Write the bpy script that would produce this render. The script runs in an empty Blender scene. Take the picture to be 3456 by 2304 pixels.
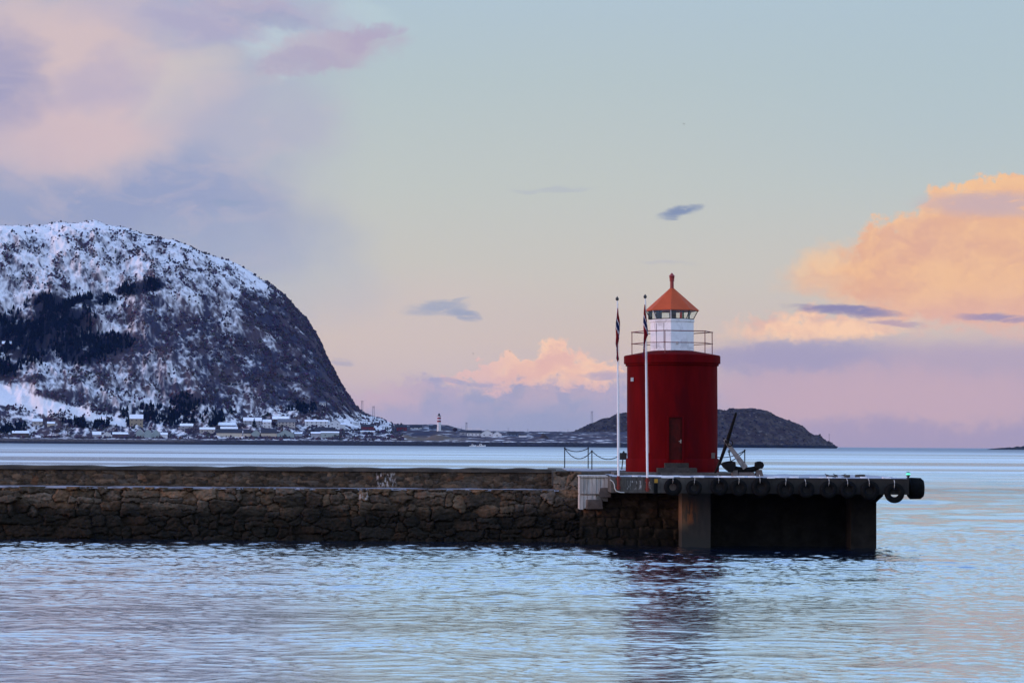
import bpy, bmesh, math, random
import numpy as np
from mathutils import Vector, Matrix

random.seed(7)
rng = np.random.default_rng(11)
R_ = math.radians
scene = bpy.context.scene
COL = scene.collection

# ------------------------------------------------------------------ camera
CAM_H = 4.5
PITCH = 2.572
ROLL = 0.40
cam_d = bpy.data.cameras.new("camera")
cam_d.sensor_width = 36.0
cam_d.lens = 80.0
cam_d.clip_start = 1.0
cam_d.clip_end = 60000.0
cam = bpy.data.objects.new("camera", cam_d)
CAM_M = Matrix.Rotation(R_(90 + PITCH), 4, 'X') @ Matrix.Rotation(R_(ROLL), 4, 'Z')
cam.matrix_world = Matrix.Translation((0, 0, CAM_H)) @ CAM_M
COL.objects.link(cam)
scene.camera = cam
F = 7680.0
CX, CY = 1728.0, 1152.0
K = 3456.0 / 2352.0


def P(sx, sy, Y):
    """world point seen at source pixel (sx, sy), at distance Y along the view"""
    d = CAM_M.to_3x3() @ Vector(((sx - CX) / F, -(sy - CY) / F, -1.0))
    t = Y / d.y
    return Vector((d.x * t, Y, CAM_H + d.z * t))


def PD(x, y, Y):
    return P(x * K, y * K, Y)


M3 = np.array(CAM_M.to_3x3())


def project(X, Y, Z):
    """source pixel of world arrays"""
    q = np.stack([X, Y, Z - CAM_H], -1) @ M3
    return CX + F * q[..., 0] / -q[..., 2], CY - F * q[..., 1] / -q[..., 2]


# ------------------------------------------------------------------ render look
scene.view_settings.view_transform = 'Standard'
scene.view_settings.look = 'None'
scene.view_settings.exposure = 0.0
scene.view_settings.gamma = 1.0
scene.cycles.use_denoising = True
scene.cycles.max_bounces = 6
scene.cycles.volume_bounces = 0
scene.cycles.caustics_reflective = False
scene.cycles.caustics_refractive = False
scene.cycles.sample_clamp_indirect = 4.0


# ------------------------------------------------------------------ colour
def lin(c):
    return tuple(((v / 255.0) / 12.92 if v / 255.0 <= 0.04045 else ((v / 255.0 + 0.055) / 1.055) ** 2.4) for v in c)


# ------------------------------------------------------------------ world: dusk sky with lit clouds, laid out by compass direction
SUN_AZ = R_(-100)      # from the view axis (+Y), negative = to the west (left)
SUN_EL = R_(7)
world = bpy.data.worlds.new("World")
scene.world = world
world.use_nodes = True
wt = world.node_tree
wt.nodes.clear()


class G:
    """tiny expression builder for shader node trees"""

    def __init__(self, tree):
        self.t = tree

    def n(self, kind):
        return self.t.nodes.new(kind)

    def put(self, sock, v):
        if isinstance(v, bpy.types.NodeSocket):
            self.t.links.new(v, sock)
        else:
            sock.default_value = v

    def m(self, op, a, b=None, c=None, clamp=False):
        nd = self.n('ShaderNodeMath')
        nd.operation = op
        nd.use_clamp = clamp
        self.put(nd.inputs[0], a)
        if b is not None:
            self.put(nd.inputs[1], b)
        if c is not None:
            self.put(nd.inputs[2], c)
        return nd.outputs[0]

    def add(self, a, b): return self.m('ADD', a, b)
    def sub(self, a, b): return self.m('SUBTRACT', a, b)
    def mul(self, a, b): return self.m('MULTIPLY', a, b)
    def mad(self, a, b, c): return self.m('MULTIPLY_ADD', a, b, c)
    def mx(self, a, b): return self.m('MAXIMUM', a, b)
    def mn(self, a, b): return self.m('MINIMUM', a, b)

    def ss(self, v, lo, hi, a=0.0, b=1.0):
        nd = self.n('ShaderNodeMapRange')
        nd.interpolation_type = 'SMOOTHSTEP'
        self.put(nd.inputs['Value'], v)
        self.put(nd.inputs['From Min'], lo)
        self.put(nd.inputs['From Max'], hi)
        self.put(nd.inputs['To Min'], a)
        self.put(nd.inputs['To Max'], b)
        return nd.outputs['Result']

    def mix(self, f, a, b, mode='MIX'):
        nd = self.n('ShaderNodeMix')
        nd.data_type = 'RGBA'
        nd.blend_type = mode
        nd.clamp_factor = True
        self.put(nd.inputs[0], f)
        for s, v in ((nd.inputs[6], a), (nd.inputs[7], b)):
            if not isinstance(v, bpy.types.NodeSocket):
                v = tuple(v) + (1.0,) if len(v) == 3 else v
            self.put(s, v)
        return nd.outputs[2]

    def noise(self, vec, scale, detail=4.0, rough=0.55, distort=0.0, color=False):
        nd = self.n('ShaderNodeTexNoise')
        if vec is not None:
            self.put(nd.inputs['Vector'], vec)
        nd.inputs['Scale'].default_value = scale
        nd.inputs['Detail'].default_value = detail
        nd.inputs['Roughness'].default_value = rough
        nd.inputs['Distortion'].default_value = distort
        return nd.outputs['Color'] if color else nd.outputs['Fac']

    def ramp(self, f, stops):
        nd = self.n('ShaderNodeValToRGB')
        self.put(nd.inputs[0], f)
        el = nd.color_ramp.elements
        while len(el) < len(stops):
            el.new(0.5)
        for e, (p, c) in zip(el, stops):
            e.position = p
            e.color = tuple(c) + (1.0,) if len(c) == 3 else c
        return nd.outputs[0]

    def sep(self, v):
        nd = self.n('ShaderNodeSeparateXYZ')
        self.put(nd.inputs[0], v)
        return nd.outputs

    def comb(self, x, y, z):
        nd = self.n('ShaderNodeCombineXYZ')
        for s, v in zip(nd.inputs, (x, y, z)):
            self.put(s, v)
        return nd.outputs[0]

    def scalev(self, v, s):
        nd = self.n('ShaderNodeVectorMath')
        nd.operation = 'MULTIPLY'
        self.put(nd.inputs[0], v)
        nd.inputs[1].default_value = s
        return nd.outputs[0]


g = G(wt)
tc = g.n('ShaderNodeTexCoord')
dirv = tc.outputs['Generated']
dx, dy, dz = g.sep(dirv)
az = g.m('ARCTAN2', dx, dy)
el = g.m('ARCSINE', dz)
az3 = g.mul(g.mul(az, az), az)
el3 = g.mul(g.mul(el, el), el)
# px, py: compass degrees right of the view axis and height above the horizon, in units of 1/5227 rad, counted like the survey photo
px = g.mad(g.mad(az3, 0.333, az), 5227.0, 1176.0)
pyh = g.mad(g.mad(el3, 0.333, el), -5227.0, 1018.8)
py = g.mad(g.sub(px, 1176.0), 0.007, pyh)
pv = g.comb(px, py, 0.0)
# warps
wsoft = g.noise(g.scalev(pv, (0.004, 0.0055, 0.0)), 1.0, 4.0, 0.55, 0.3, color=True)
wx_s, wy_s, wz_s = g.sep(wsoft)
wcr = g.noise(g.scalev(pv, (0.017, 0.021, 0.0)), 1.0, 6.0, 0.62, 0.2, color=True)
wx_c, wy_c, wz_c = g.sep(wcr)
hair = g.noise(g.scalev(pv, (0.010, 0.034, 0.0)), 1.0, 5.0, 0.6, 0.6)
pxs = g.mad(g.sub(wx_s, 0.5), 260.0, px)
pys = g.mad(g.sub(wy_s, 0.5), 190.0, py)
pxc = g.mad(g.sub(wx_c, 0.5), 190.0, g.mad(g.sub(wx_s, 0.5), 70.0, px))
pyc = g.mad(g.sub(wy_c, 0.5), 150.0, g.mad(g.sub(wy_s, 0.5), 40.0, py))
pxm = g.mad(g.sub(wx_c, 0.5), 130.0, g.mad(g.sub(wx_s, 0.5), 120.0, px))
pym = g.mad(g.sub(wy_c, 0.5), 70.0, g.mad(g.sub(wy_s, 0.5), 80.0, py))
pxw = g.mad(g.sub(wx_c, 0.5), 60.0, px)
pyw = g.mad(g.sub(hair, 0.5), 34.0, py)


def ell(cx, cy, rx, ry, tilt=0.0, kind='s'):
    """normalised squared distance to an ellipse"""
    X, Y = {'s': (pxs, pys), 'c': (pxc, pyc), 'w': (pxw, pyw), 'm': (pxm, pym), 'n': (px, py)}[kind]
    a = g.sub(X, cx)
    b = g.sub(Y, cy)
    if tilt:
        c, s = math.cos(R_(tilt)), math.sin(R_(tilt))
        a, b = g.mad(a, c, g.mul(b, s)), g.mad(b, c, g.mul(a, -s))
    a = g.mul(a, 1.0 / rx)
    b = g.mul(b, 1.0 / ry)
    return g.mad(a, a, g.mul(b, b))


def blob(cx, cy, rx, ry, strength=1.0, tilt=0.0, kind='s', lo=0.0, hi=1.0):
    return g.ss(ell(cx, cy, rx, ry, tilt, kind), lo, hi, strength, 0.0)


# clear sky by height
t_el = g.m('DIVIDE', g.sub(1040.0, py), 2600.0, clamp=True)
T = lambda y: (1040.0 - y) / 2600.0
clear = g.ramp(t_el, [
    (0.0, lin((158, 160, 190))), (T(960), lin((176, 168, 190))), (T(880), lin((198, 180, 184))),
    (T(780), lin((206, 189, 178))), (T(640), lin((200, 194, 184))), (T(430), lin((190, 195, 190))),
    (T(180), lin((179, 193, 196))), (T(-20), lin((173, 192, 204))), (T(-420), lin((180, 206, 232))), (1.0, lin((158, 192, 236)))])
cool = g.mul(g.ss(px, 1300.0, 2300.0), g.ss(py, 650.0, 250.0))
sky = g.mix(g.mul(cool, 0.4), clear, lin((168, 190, 202)))
sky = g.mix(g.mul(g.ss(px, 1500.0, 900.0), blob(1050, 760, 520, 170, 0.55, kind='n')), sky, lin((208, 192, 186)))

# left cloud bank
bank = g.ss(g.add(pxs, g.mul(pys, 0.05)), 930.0, 420.0)
bank = g.mul(g.mul(bank, g.ss(pys, 760.0, 470.0)), g.ss(py, -900.0, -100.0, 0.25, 1.0))
sky = g.mix(g.mul(bank, 0.86), sky, lin((168, 169, 193)))
bw = g.mad(g.sub(wz_s, 0.5), 1.3, 1.0)
for (cx, cy, rx, ry, c, s, tl) in [
    (230, 530, 520, 200, (144, 155, 190), 0.9, 0), (580, 640, 330, 150, (172, 180, 196), 0.45, 0),
    (110, 130, 260, 150, (212, 188, 187), 0.85, 0), (270, 280, 270, 140, (212, 191, 189), 0.85, -24),
    (90, 320, 260, 100, (206, 182, 188), 0.7, 0), (400, 200, 160, 90, (200, 194, 192), 0.55, -20),
    (0, 200, 110, 120, (150, 150, 186), 0.8, 0), (215, 205, 130, 70, (170, 163, 192), 0.6, -20),
    (520, 270, 260, 110, (176, 174, 194), 0.55, 0), (560, 50, 320, 70, (172, 169, 194), 0.75, 8),
    (330, 40, 220, 60, (182, 174, 194), 0.55, 0), (640, 112, 130, 44, (190, 210, 214), 0.7, 6),
    (830, 50, 100, 40, (184, 202, 208), 0.6, 0)]:
    sky = g.mix(blob(cx, cy, rx, ry, s, tl, 's', 0.0, 1.5), sky, lin(c))
for (cx, cy, rx, ry, c, s, tl) in [
    (740, 118, 190, 46, (182, 169, 188), 0.78, -8), (850, 80, 70, 26, (174, 163, 188), 0.8, -24), (690, 140, 130, 26, (166, 158, 186), 0.5, -4),
    (600, 46, 120, 30, (158, 162, 190), 0.8, 16), (470, 62, 170, 30, (168, 164, 192), 0.6, 10), (560, 20, 140, 18, (176, 168, 192), 0.5, 4),
    (800, 62, 50, 14, (180, 186, 200), 0.6, 10)]:
    sky = g.mix(blob(cx, cy, rx, ry, s, tl, 'm', 0.1, 1.3), sky, lin(c))
wisp = g.noise(g.scalev(pv, (0.006, 0.012, 0.0)), 1.0, 7.0, 0.62, 0.8)
sky = g.mix(g.mul(g.mul(bank, g.ss(wisp, 0.46, 0.66)), 0.28), sky, lin((205, 188, 192)))

# lilac banks near the horizon
rb = g.mul(g.ss(pxm, 1540.0, 1780.0), g.ss(pyw, 755.0, 825.0))
sky = g.mix(g.mul(rb, 0.92), sky, lin((178, 162, 182)))
sky = g.mix(blob(2050, 930, 560, 90, 0.8, 0, 'm', 0.0, 1.3), sky, lin((198, 170, 180)))
sky = g.mix(blob(1800, 822, 280, 40, 0.75, 0, 'm', 0.0, 1.3), sky, lin((158, 154, 184)))
sky = g.mix(blob(2150, 1012, 600, 52, 0.8, 0, 'm', 0.0, 1.3), sky, lin((162, 153, 182)))

# billows: puff noise sampled here and a little towards the light (upper left)
def puff(ox, oy, sc):
    v_ = g.scalev(g.comb(g.add(pxm, ox), g.add(pym, oy), 0.0), (sc, sc * 1.25, 0.0))
    return g.noise(v_, 1.0, 3.0, 0.5, 0.0)


lit = g.add(g.mul(g.sub(puff(0.0, 0.0, 0.0075), puff(-22.0, -30.0, 0.0075)), 2.4), g.mul(g.sub(puff(0.0, 0.0, 0.022), puff(-8.0, -10.0, 0.022)), 0.8))
litp = g.ss(lit, -0.5, 0.5)
# orange cumulus, right
fld = None
wing = blob(1975, 622, 200, 72, 0.92, -4, 'm', 0.0, 1.35)
sky = g.mix(wing, sky, g.mix(litp, lin((230, 180, 146)), lin((244, 196, 148))))
for (cx, cy, rx, ry) in [(2205, 468, 90, 56), (2320, 455, 80, 46), (2405, 470, 70, 66), (2390, 560, 170, 120), (2240, 545, 140, 80), (2095, 572, 105, 72),
                         (2000, 560, 52, 54), (2240, 640, 300, 110), (2110, 690, 210, 70), (2350, 720, 260, 80), (1985, 630, 80, 40)]:
    e = g.m('POWER', 2.718, g.mul(ell(cx, cy, rx, ry, 0, 'c'), -1.6))
    fld = e if fld is None else g.add(fld, e)
fldn = g.mad(g.sub(wz_c, 0.5), 0.8, fld)
# crisp lit crown, soft ragged left and lower flank
soft = g.ss(g.add(g.mul(py, 0.9), g.mul(px, -0.35)), -330.0, -80.0)
cu = g.mul(g.ss(fldn, g.mad(soft, -0.22, 0.30), g.mad(soft, 0.55, 0.68)), g.ss(pyw, 840.0, 725.0))
warm = g.mix(g.ss(fldn, 0.40, 1.15), lin((255, 214, 164)), lin((234, 178, 140)))
warm = g.mix(g.mul(g.ss(wz_s, 0.38, 0.62), 0.75), warm, lin((252, 196, 136)))
warm = g.mix(g.mul(g.ss(wx_s, 0.52, 0.66), 0.55), warm, lin((226, 172, 150)))
warm = g.mix(g.mul(g.ss(wy_c, 0.5, 0.68), 0.25), warm, lin((255, 214, 168)))
warm = g.mix(g.mul(litp, 0.45), g.mix(0.62, warm, lin((218, 166, 142))), lin((255, 206, 144)))
warm = g.mix(g.ss(py, 640.0, 800.0, 0.0, 0.85), warm, lin((224, 176, 166)))
sky = g.mix(g.mul(cu, 0.97), sky, warm)
lowc = g.mul(blob(1890, 760, 230, 42, 1.0, 0, 'c', 0.1, 1.3), g.ss(pyw, 796.0, 764.0))
sky = g.mix(g.mul(lowc, 0.92), sky, g.mix(litp, lin((226, 180, 162)), lin((252, 206, 168))))

# small warm cumulus, centre
fl2 = None
for (cx, cy, rx, ry) in [(1275, 815, 52, 48), (1330, 850, 95, 52), (1225, 868, 100, 40), (1150, 845, 52, 26),
                         (1090, 868, 80, 16), (1240, 890, 170, 28), (1395, 860, 70, 26)]:
    e = g.m('POWER', 2.718, g.mul(ell(cx, cy, rx, ry, 0, 'c'), -1.6))
    fl2 = e if fl2 is None else g.add(fl2, e)
fl2n = g.mad(g.sub(wz_c, 0.5), 0.5, fl2)
c2 = g.ss(fl2n, 0.26, 0.72)
w2 = g.mix(g.ss(fl2n, 0.5, 1.3), lin((246, 202, 172)), lin((236, 186, 166)))
w2 = g.mix(g.mul(litp, 0.8), g.mix(0.5, w2, lin((220, 176, 172))), lin((252, 208, 172)))
w2 = g.mix(g.ss(px, 1230.0, 1080.0, 0.0, 0.7), w2, lin((214, 180, 184)))
w2 = g.mix(g.ss(py, 850.0, 910.0, 0.0, 0.75), w2, lin((206, 176, 186)))
sky = g.mix(g.mul(c2, 0.95), sky, w2)
# blue-lilac low bank under it
fl3 = None
for (cx, cy, rx, ry) in [(1150, 960, 420, 60), (1390, 940, 300, 66), (900, 960, 160, 66), (1000, 905, 90, 30),
                         (1190, 905, 60, 26), (1330, 905, 120, 30)]:
    e = g.m('POWER', 2.718, g.mul(ell(cx, cy, rx, ry, 0, 'c'), -1.4))
    fl3 = e if fl3 is None else g.add(fl3, e)
c3 = g.ss(g.mad(g.sub(wz_c, 0.5), 0.7, fl3), 0.10, 0.95)
low = g.mix(g.ss(wz_s, 0.4, 0.65), lin((146, 156, 188)), lin((164, 162, 192)))
low = g.mix(g.mul(g.mul(litp, g.ss(py, 985.0, 900.0)), 0.55), low, lin((200, 174, 186)))
low = g.mix(blob(860, 900, 130, 45, 0.8, 0, 'm', 0.0, 1.3), low, lin((203, 175, 186)))
sky = g.mix(g.mul(c3, 0.85), sky, low)

# small dark drifting clouds, torn at the edges
torn = g.ss(g.noise(g.scalev(pv, (0.014, 0.05, 0.0)), 1.0, 6.0, 0.65, 0.5), 0.26, 0.46)
for (cx, cy, rx, ry, tl, s, c) in [
    (1562, 487, 60, 15, -10, 1.0, (128, 142, 172)), (1005, 706, 82, 20, -3, 0.9, (160, 166, 184)),
    (1062, 722, 44, 16, 10, 0.9, (152, 160, 182)), (1045, 690, 36, 6, -14, 0.6, (164, 168, 184)),
    (1945, 716, 150, 15, 5, 1.0, (140, 134, 168)), (2060, 748, 70, 9, 4, 0.7, (168, 146, 170)),
    (2285, 736, 100, 14, 2, 0.95, (160, 144, 172)), (2275, 480, 190, 36, 2, 0.95, (200, 172, 172)),
    (1262, 435, 110, 8, -2, 0.5, (172, 178, 190)), (1530, 604, 80, 6, 2, 0.4, (178, 178, 188)),
    (785, 834, 36, 8, 4, 0.7, (170, 166, 184)), (1395, 862, 70, 12, 0, 0.7, (166, 160, 188)),
    (1060, 880, 110, 9, 5, 0.6, (160, 160, 190)), (520, 468, 60, 9, -3, 0.5, (140, 156, 186))]:
    sky = g.mix(g.mul(blob(cx, cy, rx * 0.9, ry * 0.85, s, tl, 'w', 0.0, 1.5), torn), sky, lin(c))

# high sky outside the frame: bright blue dusk overhead with thin broken cloud
hi_n = g.noise(dirv, 2.6, 5.0, 0.6, 0.4)
hi_m = g.mul(g.ss(hi_n, 0.5, 0.72), g.ss(el, 0.24, 0.4))
sky = g.mix(g.mul(hi_m, 0.4), sky, lin((228, 216, 222)))
sky = g.mix(g.ss(el, 0.42, 1.0), sky, lin((122, 156, 216)))
glow = g.mad(g.ss(el, 0.185, 0.30), 0.62, 1.0)
back = g.ss(dy, 0.5, -0.3)
glow = g.mul(glow, g.mad(back, 0.34, 1.0))
gc = g.n('ShaderNodeVectorMath')
gc.operation = 'SCALE'
wt.links.new(sky, gc.inputs[0])
wt.links.new(glow, gc.inputs['Scale'])
sky = gc.outputs[0]
nish = g.n('ShaderNodeTexSky')
nish.sky_type = 'NISHITA'
nish.sun_disc = False
nish.sun_elevation = SUN_EL
nish.sun_rotation = SUN_AZ
nish.altitude = 0
bg1 = g.n('ShaderNodeBackground')
wt.links.new(sky, bg1.inputs[0])
bg1.inputs[1].default_value = 1.03
bg2 = g.n('ShaderNodeBackground')
wt.links.new(nish.outputs[0], bg2.inputs[0])
bg2.inputs[1].default_value = 0.008
ash = g.n('ShaderNodeAddShader')
wt.links.new(bg1.outputs[0], ash.inputs[0])
wt.links.new(bg2.outputs[0], ash.inputs[1])
wo = g.n('ShaderNodeOutputWorld')
wt.links.new(ash.outputs[0], wo.inputs[0])

# ------------------------------------------------------------------ sun: last warm light from the west (left)
sd = bpy.data.lights.new("sun", 'SUN')
sd.energy = 1.75
sd.angle = R_(14)
sd.color = (1.0, 0.62, 0.54)
sun = bpy.data.objects.new("sun", sd)
sv = Vector((math.sin(SUN_AZ) * math.cos(SUN_EL), math.cos(SUN_AZ) * math.cos(SUN_EL), math.sin(SUN_EL)))
sun.rotation_euler = sv.to_track_quat('Z', 'Y').to_euler()
sun.location = (-60, 60, 60)
COL.objects.link(sun)


# ------------------------------------------------------------------ helpers
def tag(o, label=None, cat=None, group=None, kind=None):
    if label: o['label'] = label
    if cat: o['category'] = cat
    if group: o['group'] = group
    if kind: o['kind'] = kind
    return o


def empty(name, label, cat, loc=(0, 0, 0), group=None, rot=None):
    o = bpy.data.objects.new(name, None)
    o.empty_display_size = 0.3
    o.location = loc
    if rot: o.rotation_euler = rot
    COL.objects.link(o)
    return tag(o, label, cat, group)


def link_mesh(name, me, mat, parent=None, smooth=False):
    o = bpy.data.objects.new(name, me)
    COL.objects.link(o)
    for m_ in (mat if isinstance(mat, (list, tuple)) else [mat]):
        me.materials.append(m_)
    if smooth:
        me.polygons.foreach_set('use_smooth', [True] * len(me.polygons))
    if parent is not None:
        o.parent = parent
    return o


class MB:
    """collects shapes for one mesh"""

    def __init__(self):
        self.bm = bmesh.new()
        self.mi = 0

    def _fin(self, fs):
        for f in fs:
            f.material_index = self.mi

    def hexa(self, pts):
        v = [self.bm.verts.new(p) for p in pts]
        fs = [self.bm.faces.new([v[i] for i in q]) for q in
              ((0, 3, 2, 1), (4, 5, 6, 7), (0, 1, 5, 4), (1, 2, 6, 5), (2, 3, 7, 6), (3, 0, 4, 7))]
        self._fin(fs)
        return v

    def box(self, x0, x1, y0, y1, z0, z1):
        return self.hexa([(x0, y0, z0), (x1, y0, z0), (x1, y1, z0), (x0, y1, z0),
                          (x0, y0, z1), (x1, y0, z1), (x1, y1, z1), (x0, y1, z1)])

    def lathe(self, prof, n=48, a0=0.0, center=(0, 0, 0), cap=True):
        rings = []
        for r, z in prof:
            rings.append([self.bm.verts.new((center[0] + r * math.sin(a0 + 2 * math.pi * i / n),
                                             center[1] - r * math.cos(a0 + 2 * math.pi * i / n), center[2] + z)) for i in range(n)])
        fs = []
        for a, b in zip(rings[:-1], rings[1:]):
            for i in range(n):
                j = (i + 1) % n
                fs.append(self.bm.faces.new((a[i], a[j], b[j], b[i])))
        if cap:
            fs.append(self.bm.faces.new(rings[0][::-1]))
            fs.append(self.bm.faces.new(rings[-1]))
        self._fin(fs)

    def tube(self, pts, r, n=8, cap=True):
        pts = [Vector(p) for p in pts]
        rs = r if isinstance(r, (list, tuple)) else [r] * len(pts)
        rings = []
        for i, p in enumerate(pts):
            d = (pts[min(i + 1, len(pts) - 1)] - pts[max(i - 1, 0)]).normalized()
            u = d.cross(Vector((0, 0, 1)))
            if u.length < 1e-3:
                u = d.cross(Vector((0, 1, 0)))
            u.normalize()
            w = d.cross(u).normalized()
            rings.append([self.bm.verts.new(p + (u * math.cos(2 * math.pi * k / n) + w * math.sin(2 * math.pi * k / n)) * rs[i])
                          for k in range(n)])
        fs = []
        for a, b in zip(rings[:-1], rings[1:]):
            for k in range(n):
                j = (k + 1) % n
                fs.append(self.bm.faces.new((a[k], a[j], b[j], b[k])))
        if cap:
            fs.append(self.bm.faces.new(rings[0]))
            fs.append(self.bm.faces.new(rings[-1][::-1]))
        self._fin(fs)

    def prism(self, poly, y0, y1):
        """closed outline of (x, z) points, thickened from y0 to y1"""
        a = [self.bm.verts.new((x, y0, z)) for x, z in poly]
        b = [self.bm.verts.new((x, y1, z)) for x, z in poly]
        n = len(poly)
        fs = [self.bm.faces.new(a), self.bm.faces.new(b[::-1])]
        for i in range(n):
            j = (i + 1) % n
            fs.append(self.bm.faces.new((a[j], a[i], b[i], b[j])))
        self._fin(fs)

    def torus(self, c, R, r, axis='Y', n=32, k=12, squash=1.0):
        rings = []
        for i in range(n):
            t = 2 * math.pi * i / n
            ring = []
            for j in range(k):
                s = 2 * math.pi * j / k
                q = R + r * math.cos(s)
                h = r * math.sin(s) * squash
                if axis == 'Y':
                    p = (q * math.cos(t), h, q * math.sin(t))
                else:
                    p = (h, q * math.cos(t), q * math.sin(t))
                ring.append(self.bm.verts.new(Vector(c) + Vector(p)))
            rings.append(ring)
        fs = []
        for i in range(n):
            a, b = rings[i], rings[(i + 1) % n]
            for j in range(k):
                l = (j + 1) % k
                fs.append(self.bm.faces.new((a[j], a[l], b[l], b[j])))
        self._fin(fs)

    def bevel(self, w, seg=2):
        bmesh.ops.bevel(self.bm, geom=[e for e in self.bm.edges if len(e.link_faces) == 2 and e.calc_face_angle(0) > 0.5],
                        offset=w, segments=seg, affect='EDGES', clamp_overlap=True)

    def build(self, name, mat, parent=None, smooth=False):
        bmesh.ops.recalc_face_normals(self.bm, faces=self.bm.faces)
        me = bpy.data.meshes.new(name)
        self.bm.to_mesh(me)
        self.bm.free()
        o = link_mesh(name, me, mat, parent, False)
        if smooth:
            me.polygons.foreach_set('use_smooth', [True] * len(me.polygons))
            try:
                me.set_sharp_from_angle(angle=R_(38))
            except Exception:
                pass
        return o


def np_mesh(name, verts, quads, mat, parent=None, smooth=True, col=None):
    me = bpy.data.meshes.new(name)
    nv, nf, k = len(verts), len(quads), quads.shape[1]
    me.vertices.add(nv)
    me.vertices.foreach_set('co', verts.astype(np.float32).ravel())
    me.loops.add(nf * k)
    me.loops.foreach_set('vertex_index', quads.astype(np.int32).ravel())
    me.polygons.add(nf)
    me.polygons.foreach_set('loop_start', np.arange(0, nf * k, k, dtype=np.int32))
    me.polygons.foreach_set('use_smooth', np.full(nf, smooth))
    me.update(calc_edges=True)
    me.validate()
    if col is not None:
        at = me.color_attributes.new("col", 'FLOAT_COLOR', 'POINT')
        c4 = np.ones((nv, 4), np.float32)
        c4[:, :3] = col
        at.data.foreach_set('color', c4.ravel())
    o = bpy.data.objects.new(name, me)
    COL.objects.link(o)
    me.materials.append(mat)
    if parent is not None:
        o.parent = parent
    return o


def grid_quads(nr, nc):
    i = np.arange(nr - 1)[:, None] * nc + np.arange(nc - 1)[None, :]
    return np.stack([i, i + 1, i + nc + 1, i + nc], -1).reshape(-1, 4)


def perlin(x, y, seed=0):
    xi = np.floor(x).astype(np.int64)
    yi = np.floor(y).astype(np.int64)
    xf, yf = x - xi, y - yi

    def grad(ix, iy, fx, fy):
        h = (ix * 374761393 + iy * 668265263 + seed * 974634777) & 0xffffffff
        h = ((h ^ (h >> 13)) * 1274126177) & 0xffffffff
        a = ((h ^ (h >> 16)) & 1023) / 1023.0 * 2 * np.pi
        return np.cos(a) * fx + np.sin(a) * fy
    u = xf * xf * xf * (xf * (xf * 6 - 15) + 10)
    v = yf * yf * yf * (yf * (yf * 6 - 15) + 10)
    a = grad(xi, yi, xf, yf) * (1 - u) + grad(xi + 1, yi, xf - 1, yf) * u
    b = grad(xi, yi + 1, xf, yf - 1) * (1 - u) + grad(xi + 1, yi + 1, xf - 1, yf - 1) * u
    return (a * (1 - v) + b * v) * 1.5


def fbm(x, y, oct=4, seed=0, gain=0.5):
    s = 0.0
    a = 1.0
    for o in range(oct):
        s = s + a * perlin(x, y, seed + o * 17)
        x, y, a = x * 2.03, y * 2.03, a * gain
    return s


def sstep(a, b, v):
    t = np.clip((v - a) / (b - a), 0, 1)
    return t * t * (3 - 2 * t)


# ------------------------------------------------------------------ materials
def new_mat(name):
    m_ = bpy.data.materials.new(name)
    m_.use_nodes = True
    nt = m_.node_tree
    bs = nt.nodes['Principled BSDF']
    return m_, G(nt), bs


def mat(name, color, rough=0.7, var=0.25, scale=3.0, bump=0.0, bscale=20.0, metal=0.0, spec=0.35, dirt=None, dscale=1.5, stretch=(1, 1, 1)):
    m_, q, bs = new_mat(name)
    tcn = q.n('ShaderNodeTexCoord')
    v = q.scalev(tcn.outputs['Object'], stretch)
    nz = q.noise(v, scale, 6.0, 0.6)
    c = tuple(color)
    dark = tuple(k * (1 - var) for k in c)
    lite = tuple(min(1, k * (1 + var)) for k in c)
    out = q.ramp(nz, [(0.3, dark), (0.7, lite)])
    if dirt is not None:
        nd = q.noise(v, dscale, 8.0, 0.65, 0.4)
        out = q.mix(q.ss(nd, 0.48, 0.66), out, dirt)
    q.put(bs.inputs['Base Color'], out)
    bs.inputs['Roughness'].default_value = rough
    bs.inputs['Metallic'].default_value = metal
    bs.inputs['Specular IOR Level'].default_value = spec
    if bump:
        bn = q.n('ShaderNodeBump')
        bn.inputs['Strength'].default_value = 1.0
        bn.inputs['Distance'].default_value = bump
        q.put(bn.inputs['Height'], q.noise(v, bscale, 6.0, 0.65))
        m_.node_tree.links.new(bn.outputs[0], bs.inputs['Normal'])
    return m_


def attr_mat(name, rough=0.9, nscale=8.0, namt=0.35, bump=0.01, bscale=25.0, spec=0.06):
    m_, q, bs = new_mat(name)
    at = q.n('ShaderNodeAttribute')
    at.attribute_name = 'col'
    tcn = q.n('ShaderNodeTexCoord')
    nz = q.noise(tcn.outputs['Object'], nscale, 6.0, 0.65)
    k = q.mad(nz, namt * 2, 1.0 - namt)
    kc = q.n('ShaderNodeCombineColor')
    for s in kc.inputs:
        q.put(s, k)
    q.put(bs.inputs['Base Color'], q.mix(1.0, at.outputs['Color'], kc.outputs[0], 'MULTIPLY'))
    bs.inputs['Roughness'].default_value = rough
    bs.inputs['Specular IOR Level'].default_value = spec
    if bump:
        bn = q.n('ShaderNodeBump')
        bn.inputs['Distance'].default_value = bump
        q.put(bn.inputs['Height'], q.noise(tcn.outputs['Object'], bscale, 5.0, 0.65))
        m_.node_tree.links.new(bn.outputs[0], bs.inputs['Normal'])
    return m_


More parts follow.
